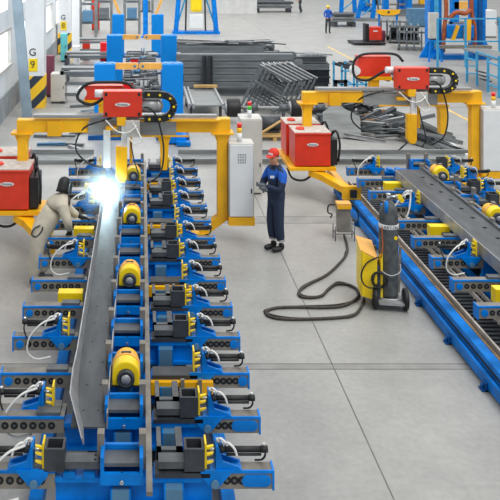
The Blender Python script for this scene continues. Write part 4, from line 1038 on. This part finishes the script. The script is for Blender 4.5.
# ------------------------------------------------------------------ far aisle side: weld cells, racks, stairs
def weld_cell(loc, label, wd, h, robot=True):
    t = thing('weld_cell', label, 'welding cell', loc)
    for s in (-1, 1):
        MB().bx(s*wd/2-.28, s*wd/2+.28, 0, .7, .0, h).build('column', 'blue', t, .02)
        MB().bx(s*wd/2-.10, s*wd/2+.10, -.06, 0, .4, h).build('slide_rail', 'deepblue' if s > 0 else 'lightblue', t)
        MB().prism([(s*(wd/2+.28), 0), (s*(wd/2+.75), 0), (s*(wd/2+.28), .9)], 'y', .1, .2).build('gusset', 'blue', t)
    MB().bx(-wd/2, wd/2, .1, .5, h-.8, h-.4).build('cross_beam', 'blue', t)
    if robot:
        MB().bx(-wd/2+.4, wd/2-.4, -.3, .3, .95, 1.6).build('turntable', 'blue', t, .05)
        for s in (-1, 1): MB().tube([(s*.75, -.1, .3), (s*.72, -.15, 1.4), (s*.60, -.1, 2.3), (s*.64, 0, 3.4)], .10, 8).build('cable_guide', 'rust', t)
        MB().bar((-.4, -.35, .9), (-.15, -.35, 1.6), .14, .16, (0, 1, 0)).build('robot_arm', 'yellow', t)
        MB().bar((.25, -.4, .8), (.30, -.4, 1.9), .26, .2, (0, 1, 0)).build('robot_arm', 'yellow', t)
        MB().tube([(-.5, -.2, 1.9), (-.2, -.3, 2.2), (.2, -.3, 2.15), (.5, -.2, 2.3)], .11, 8).build('robot_boom', 'rust', t)
        MB().bx(-.6, .6, -.2, .1, 3.2, 3.4).build('top_rail', 'orange', t)
    MB().bx(-wd/2-.3, wd/2+.3, -.5, .1, .0, .2).m(1).bx(-wd/2-.2, wd/2+.2, -.8, -.4, .55, .68).m(0).bx(-wd/2-.1, -wd/2+.1, -.7, -.5, .2, .55).bx(wd/2-.1, wd/2+.1, -.7, -.5, .2, .55).build('base_table', ['blue', 'olive'], t)
    return t
gx, gy = G(458, 58)
weld_cell((gx, gy, 0), 'tall blue weld cell with rusty cable guides behind the light blue railing', 2.1, 5.2)
small_cab((PX(435.5, 34.5), 34.6, 1.0), .40, 1.25, .3, 'offwhite', 'pale switch cabinet mounted beside the tall blue weld cell')
t = thing('cabinet_stand', 'blue stand carrying the pale switch cabinet', 'stand', (PX(435.5, 34.5), 34.6, 0))
for x in (-.15, .15): MB().bar((x*2, -.1, 0), (x, .15, 1.0), .07, .07).build('leg', 'blue', t)
MB().bx(-.2, .2, 0, .3, .94, 1.0).build('shelf', 'blue', t)
gx, gy = G(383, 26)
weld_cell((gx+4, gy+12, 0), 'blue weld cell with yellow spreader beam beyond the red hall cabinet', 3.0, 5.0, False)
t = thing('lifting_spreader', 'yellow spreader beam hanging in the distant blue cell', 'lifting beam', (PX(388, 47), 47, 0))
MB().prism([(-.75, 1.40), (.75, 1.40), (.65, 1.15), (.3, 1.05), (-.3, 1.05), (-.65, 1.15)], 'y', -.12, .12).build('beam', 'yellow', t)
MB().cyl((0, -.14, 1.25), (0, -.12, 1.25), .08, 12).build('hub', 'dark', t)
for s in (-1, 1): MB().bar((s*.6, 0, 1.35), (s*.85, .1, 3.8), .07, .07).build('hanger', 'dark', t)
for s in (-1, 1): MB().bar((s*.55, 0, 0), (s*.55, 0, 1.15), .12, .12).build('support_post', 'blue', t)
gx, gy = G(350, 22)
for i, (x, yy) in enumerate(((348, 15), (368, 21))):
    gx, gy = G(x, yy)
    t = thing('blue_mast', ['blue lattice mast in the distance behind the far man', 'slanting blue mast beside the red hall cabinet'][i], 'mast', (gx, gy, 0))
    for s in (-1, 1): MB().bar((s*.55-.25*i, 0, 0), (s*.30+.6*i, 0, 5), .3, .2, (0, 1, 0)).build('post', 'blue', t)
    for z in range(5): MB().bar((-.45+.1*z*i, 0, .4+z*.9), (.45+.1*z*i, 0, 1.1+z*.9), .08, .08, (0, 1, 0)).build('lacing', 'lightblue', t)
    MB().bx(-.9, .7, -.2, .8, 0, .2).build('base', 'pilelight', t)
    MB().bx(.5, .9, -.1, .4, 1.2, 2.6).build('control_box', 'greyblue', t)
gx, gy = G(370, 43)
t = thing('hall_cabinet', 'red welding cabinet on a black pallet in the far aisle', 'cabinet', (PX(370, 42), 41, 0))
MB().bx(-.34, .34, 0, .6, .22, .92).build('body', 'red', t, .01); MB().bx(-.12, .12, -.01, 0, .68, .74).build('badge', 'white', t); MB().bx(-.55, -.36, 0, .5, .15, 1.1).build('gas_column', 'black', t)
t = thing('black_pallet', 'flat black pallet under the red cabinet in the far aisle', 'pallet', (PX(366, 41.5), 40.6, 0))
MB().bx(-.95, .75, -.2, 1.2, .06, .14).build('deck', 'black', t); MB().bx(-.9, -.7, -.2, 1.2, 0, .06).bx(.5, .7, -.2, 1.2, 0, .06).build('bearer', 'dark', t)
small_cab((PX(382, 42), 42, 0), .4, .62, .4, 'maroon', 'small dull red box beside the red hall cabinet')
# dark racks
for i, (x, y) in enumerate(((393, 38), (404, 44), (414, 51))):
    gx, gy = G(x, y)
    t = thing('plate_rack', 'grey slatted plate rack in the far aisle, %s from the red cabinet' % ORD[i], 'rack', (gx, gy, 0), R(-20))
    for k in range(5): MB().bx(-.75+.36*k, -.68+.36*k, 0, 1.6, .1, 1.0).build('divider', 'pile', t)
    MB().bx(-.8, .85, 0, .1, .9, 1.0).bx(-.8, .85, 0, .1, .1, .2).build('front_rail', 'pilelight', t)
    for s in (-.75, .75): MB().bx(s-.05, s+.05, 0, 1.6, 0, .1).build('foot', 'dark', t)
steel_stack('steel_section', PX(404, 40), PX(432, 40), 41.8, 4, 2, .26, .4, 'sections in the far aisle stack', 'far stack before pale switch cabinet', ['dark', 'pile'], .15)
# light blue guard rail and platform stairs
t = thing('guard_rail', 'light blue tubular guard rail in front of the tall weld cell', 'guard rail', (0, 33, 0))
for x in (438, 466, 500): MB().bx(PX(x, 33)-.04, PX(x, 33)+.04, 0, .08, 0, 2.15).build('post', 'lightblue', t)
for z in (2.10, 1.1): MB().bx(PX(438, 33), PX(515, 33), .01, .06, z, z+.06).build('rail', 'lightblue', t)
t = thing('platform_stairs', 'light blue work platform with handrails and dark treads beside the aisle', 'stairs', (0, 0, 0))
def rail_post(x, y0, y1, Y): MB().bx(PX(x, Y)-.035, PX(x, Y)+.035, Y-.035, Y+.035, max(0, PZ(y1, Y)), PZ(y0, Y)).build('post', 'lightblue', t)
for x, y0, y1, Y in ((467, 52, 82, 29.3), (477, 51, 86, 28.5), (488, 58, 92, 27.3), (499, 56, 98, 26.2), (508, 50, 98, 26.2)): rail_post(x, y0, y1, Y)
def rb(x0, yy0, Ya, x1, yy1, Yb, wd=.05, m='lightblue', nm='rail', ht=.05): MB().bar((PX(x0, Ya), Ya, PZ(yy0, Ya)), (PX(x1, Yb), Yb, PZ(yy1, Yb)), wd, ht).build(nm, m, t)
rb(467, 58, 29.3, 477, 61, 28.5); rb(467, 66, 29.3, 477, 66, 28.5); rb(467, 73, 29.3, 477, 74, 28.5)
rb(477, 52, 28.5, 508, 62, 26.2); rb(488, 62, 27.3, 499, 66, 26.2); rb(488, 74, 27.3, 499, 78, 26.2); rb(488, 84, 27.3, 499, 88, 26.2)
rb(475, 49, 31, 512, 60, 27, 1.0, 'pilelight', 'platform_deck', .06)
for i, (x, y, Y) in enumerate(((482, 71, 28.0), (484, 75, 27.8), (486, 79, 27.6))): rb(x-5, y, Y, x+4, y+2, Y, .3, 'dark', 'tread', .04)
o = MB().bx(PX(468, 25.5), PX(500, 25.5)+.6, 25.3, 25.6, 0, .06).build('white_carton', 'white') if False else None
small_cab((PX(481, 17.4), 17.3, 0), .5, .38, .4, 'white', 'low white box on the floor behind the idle jig', 'white_box', 'box')
# far right clutter near the weld cell
small_cab((PX(489, 44), 44, 0), .9, 1.6, .8, 'white', 'white cabinet far off beside the weld cell')
small_cab((PX(423, 50), 50, 0), 1.6, 1.2, 1.0, 'greyblue', 'grey blue machine cabinet in the distant background', 'machine_cabinet')
for i, (x, y, h_, m_) in enumerate(((398, 16, 3.5, 'blue'), (412, 10, 3.2, 'yellow'), (470, 30, 3.0, 'blue'), (494, 25, 4, 'rust'))):
    gx, gy = G(x, y)
    t = thing('distant_press', ['distant blue press past the spreader beam', 'distant yellow press past the plate racks', 'distant blue press behind the guard rail', 'distant rust-red press at the hall edge'][i], 'machine', (gx, gy, 0))
    for s in (-.9, .9): MB().bx(s-.2, s+.2, 0, .5, 0, h_).build('upright', m_, t)
    MB().bx(-1, 1, 0, .6, h_*.45, h_*.6).build('ram_beam', 'orange' if m_ != 'yellow' else 'blue', t); MB().bx(-1.1, 1.1, -.2, .7, 0, .5).build('bed', 'pile', t)
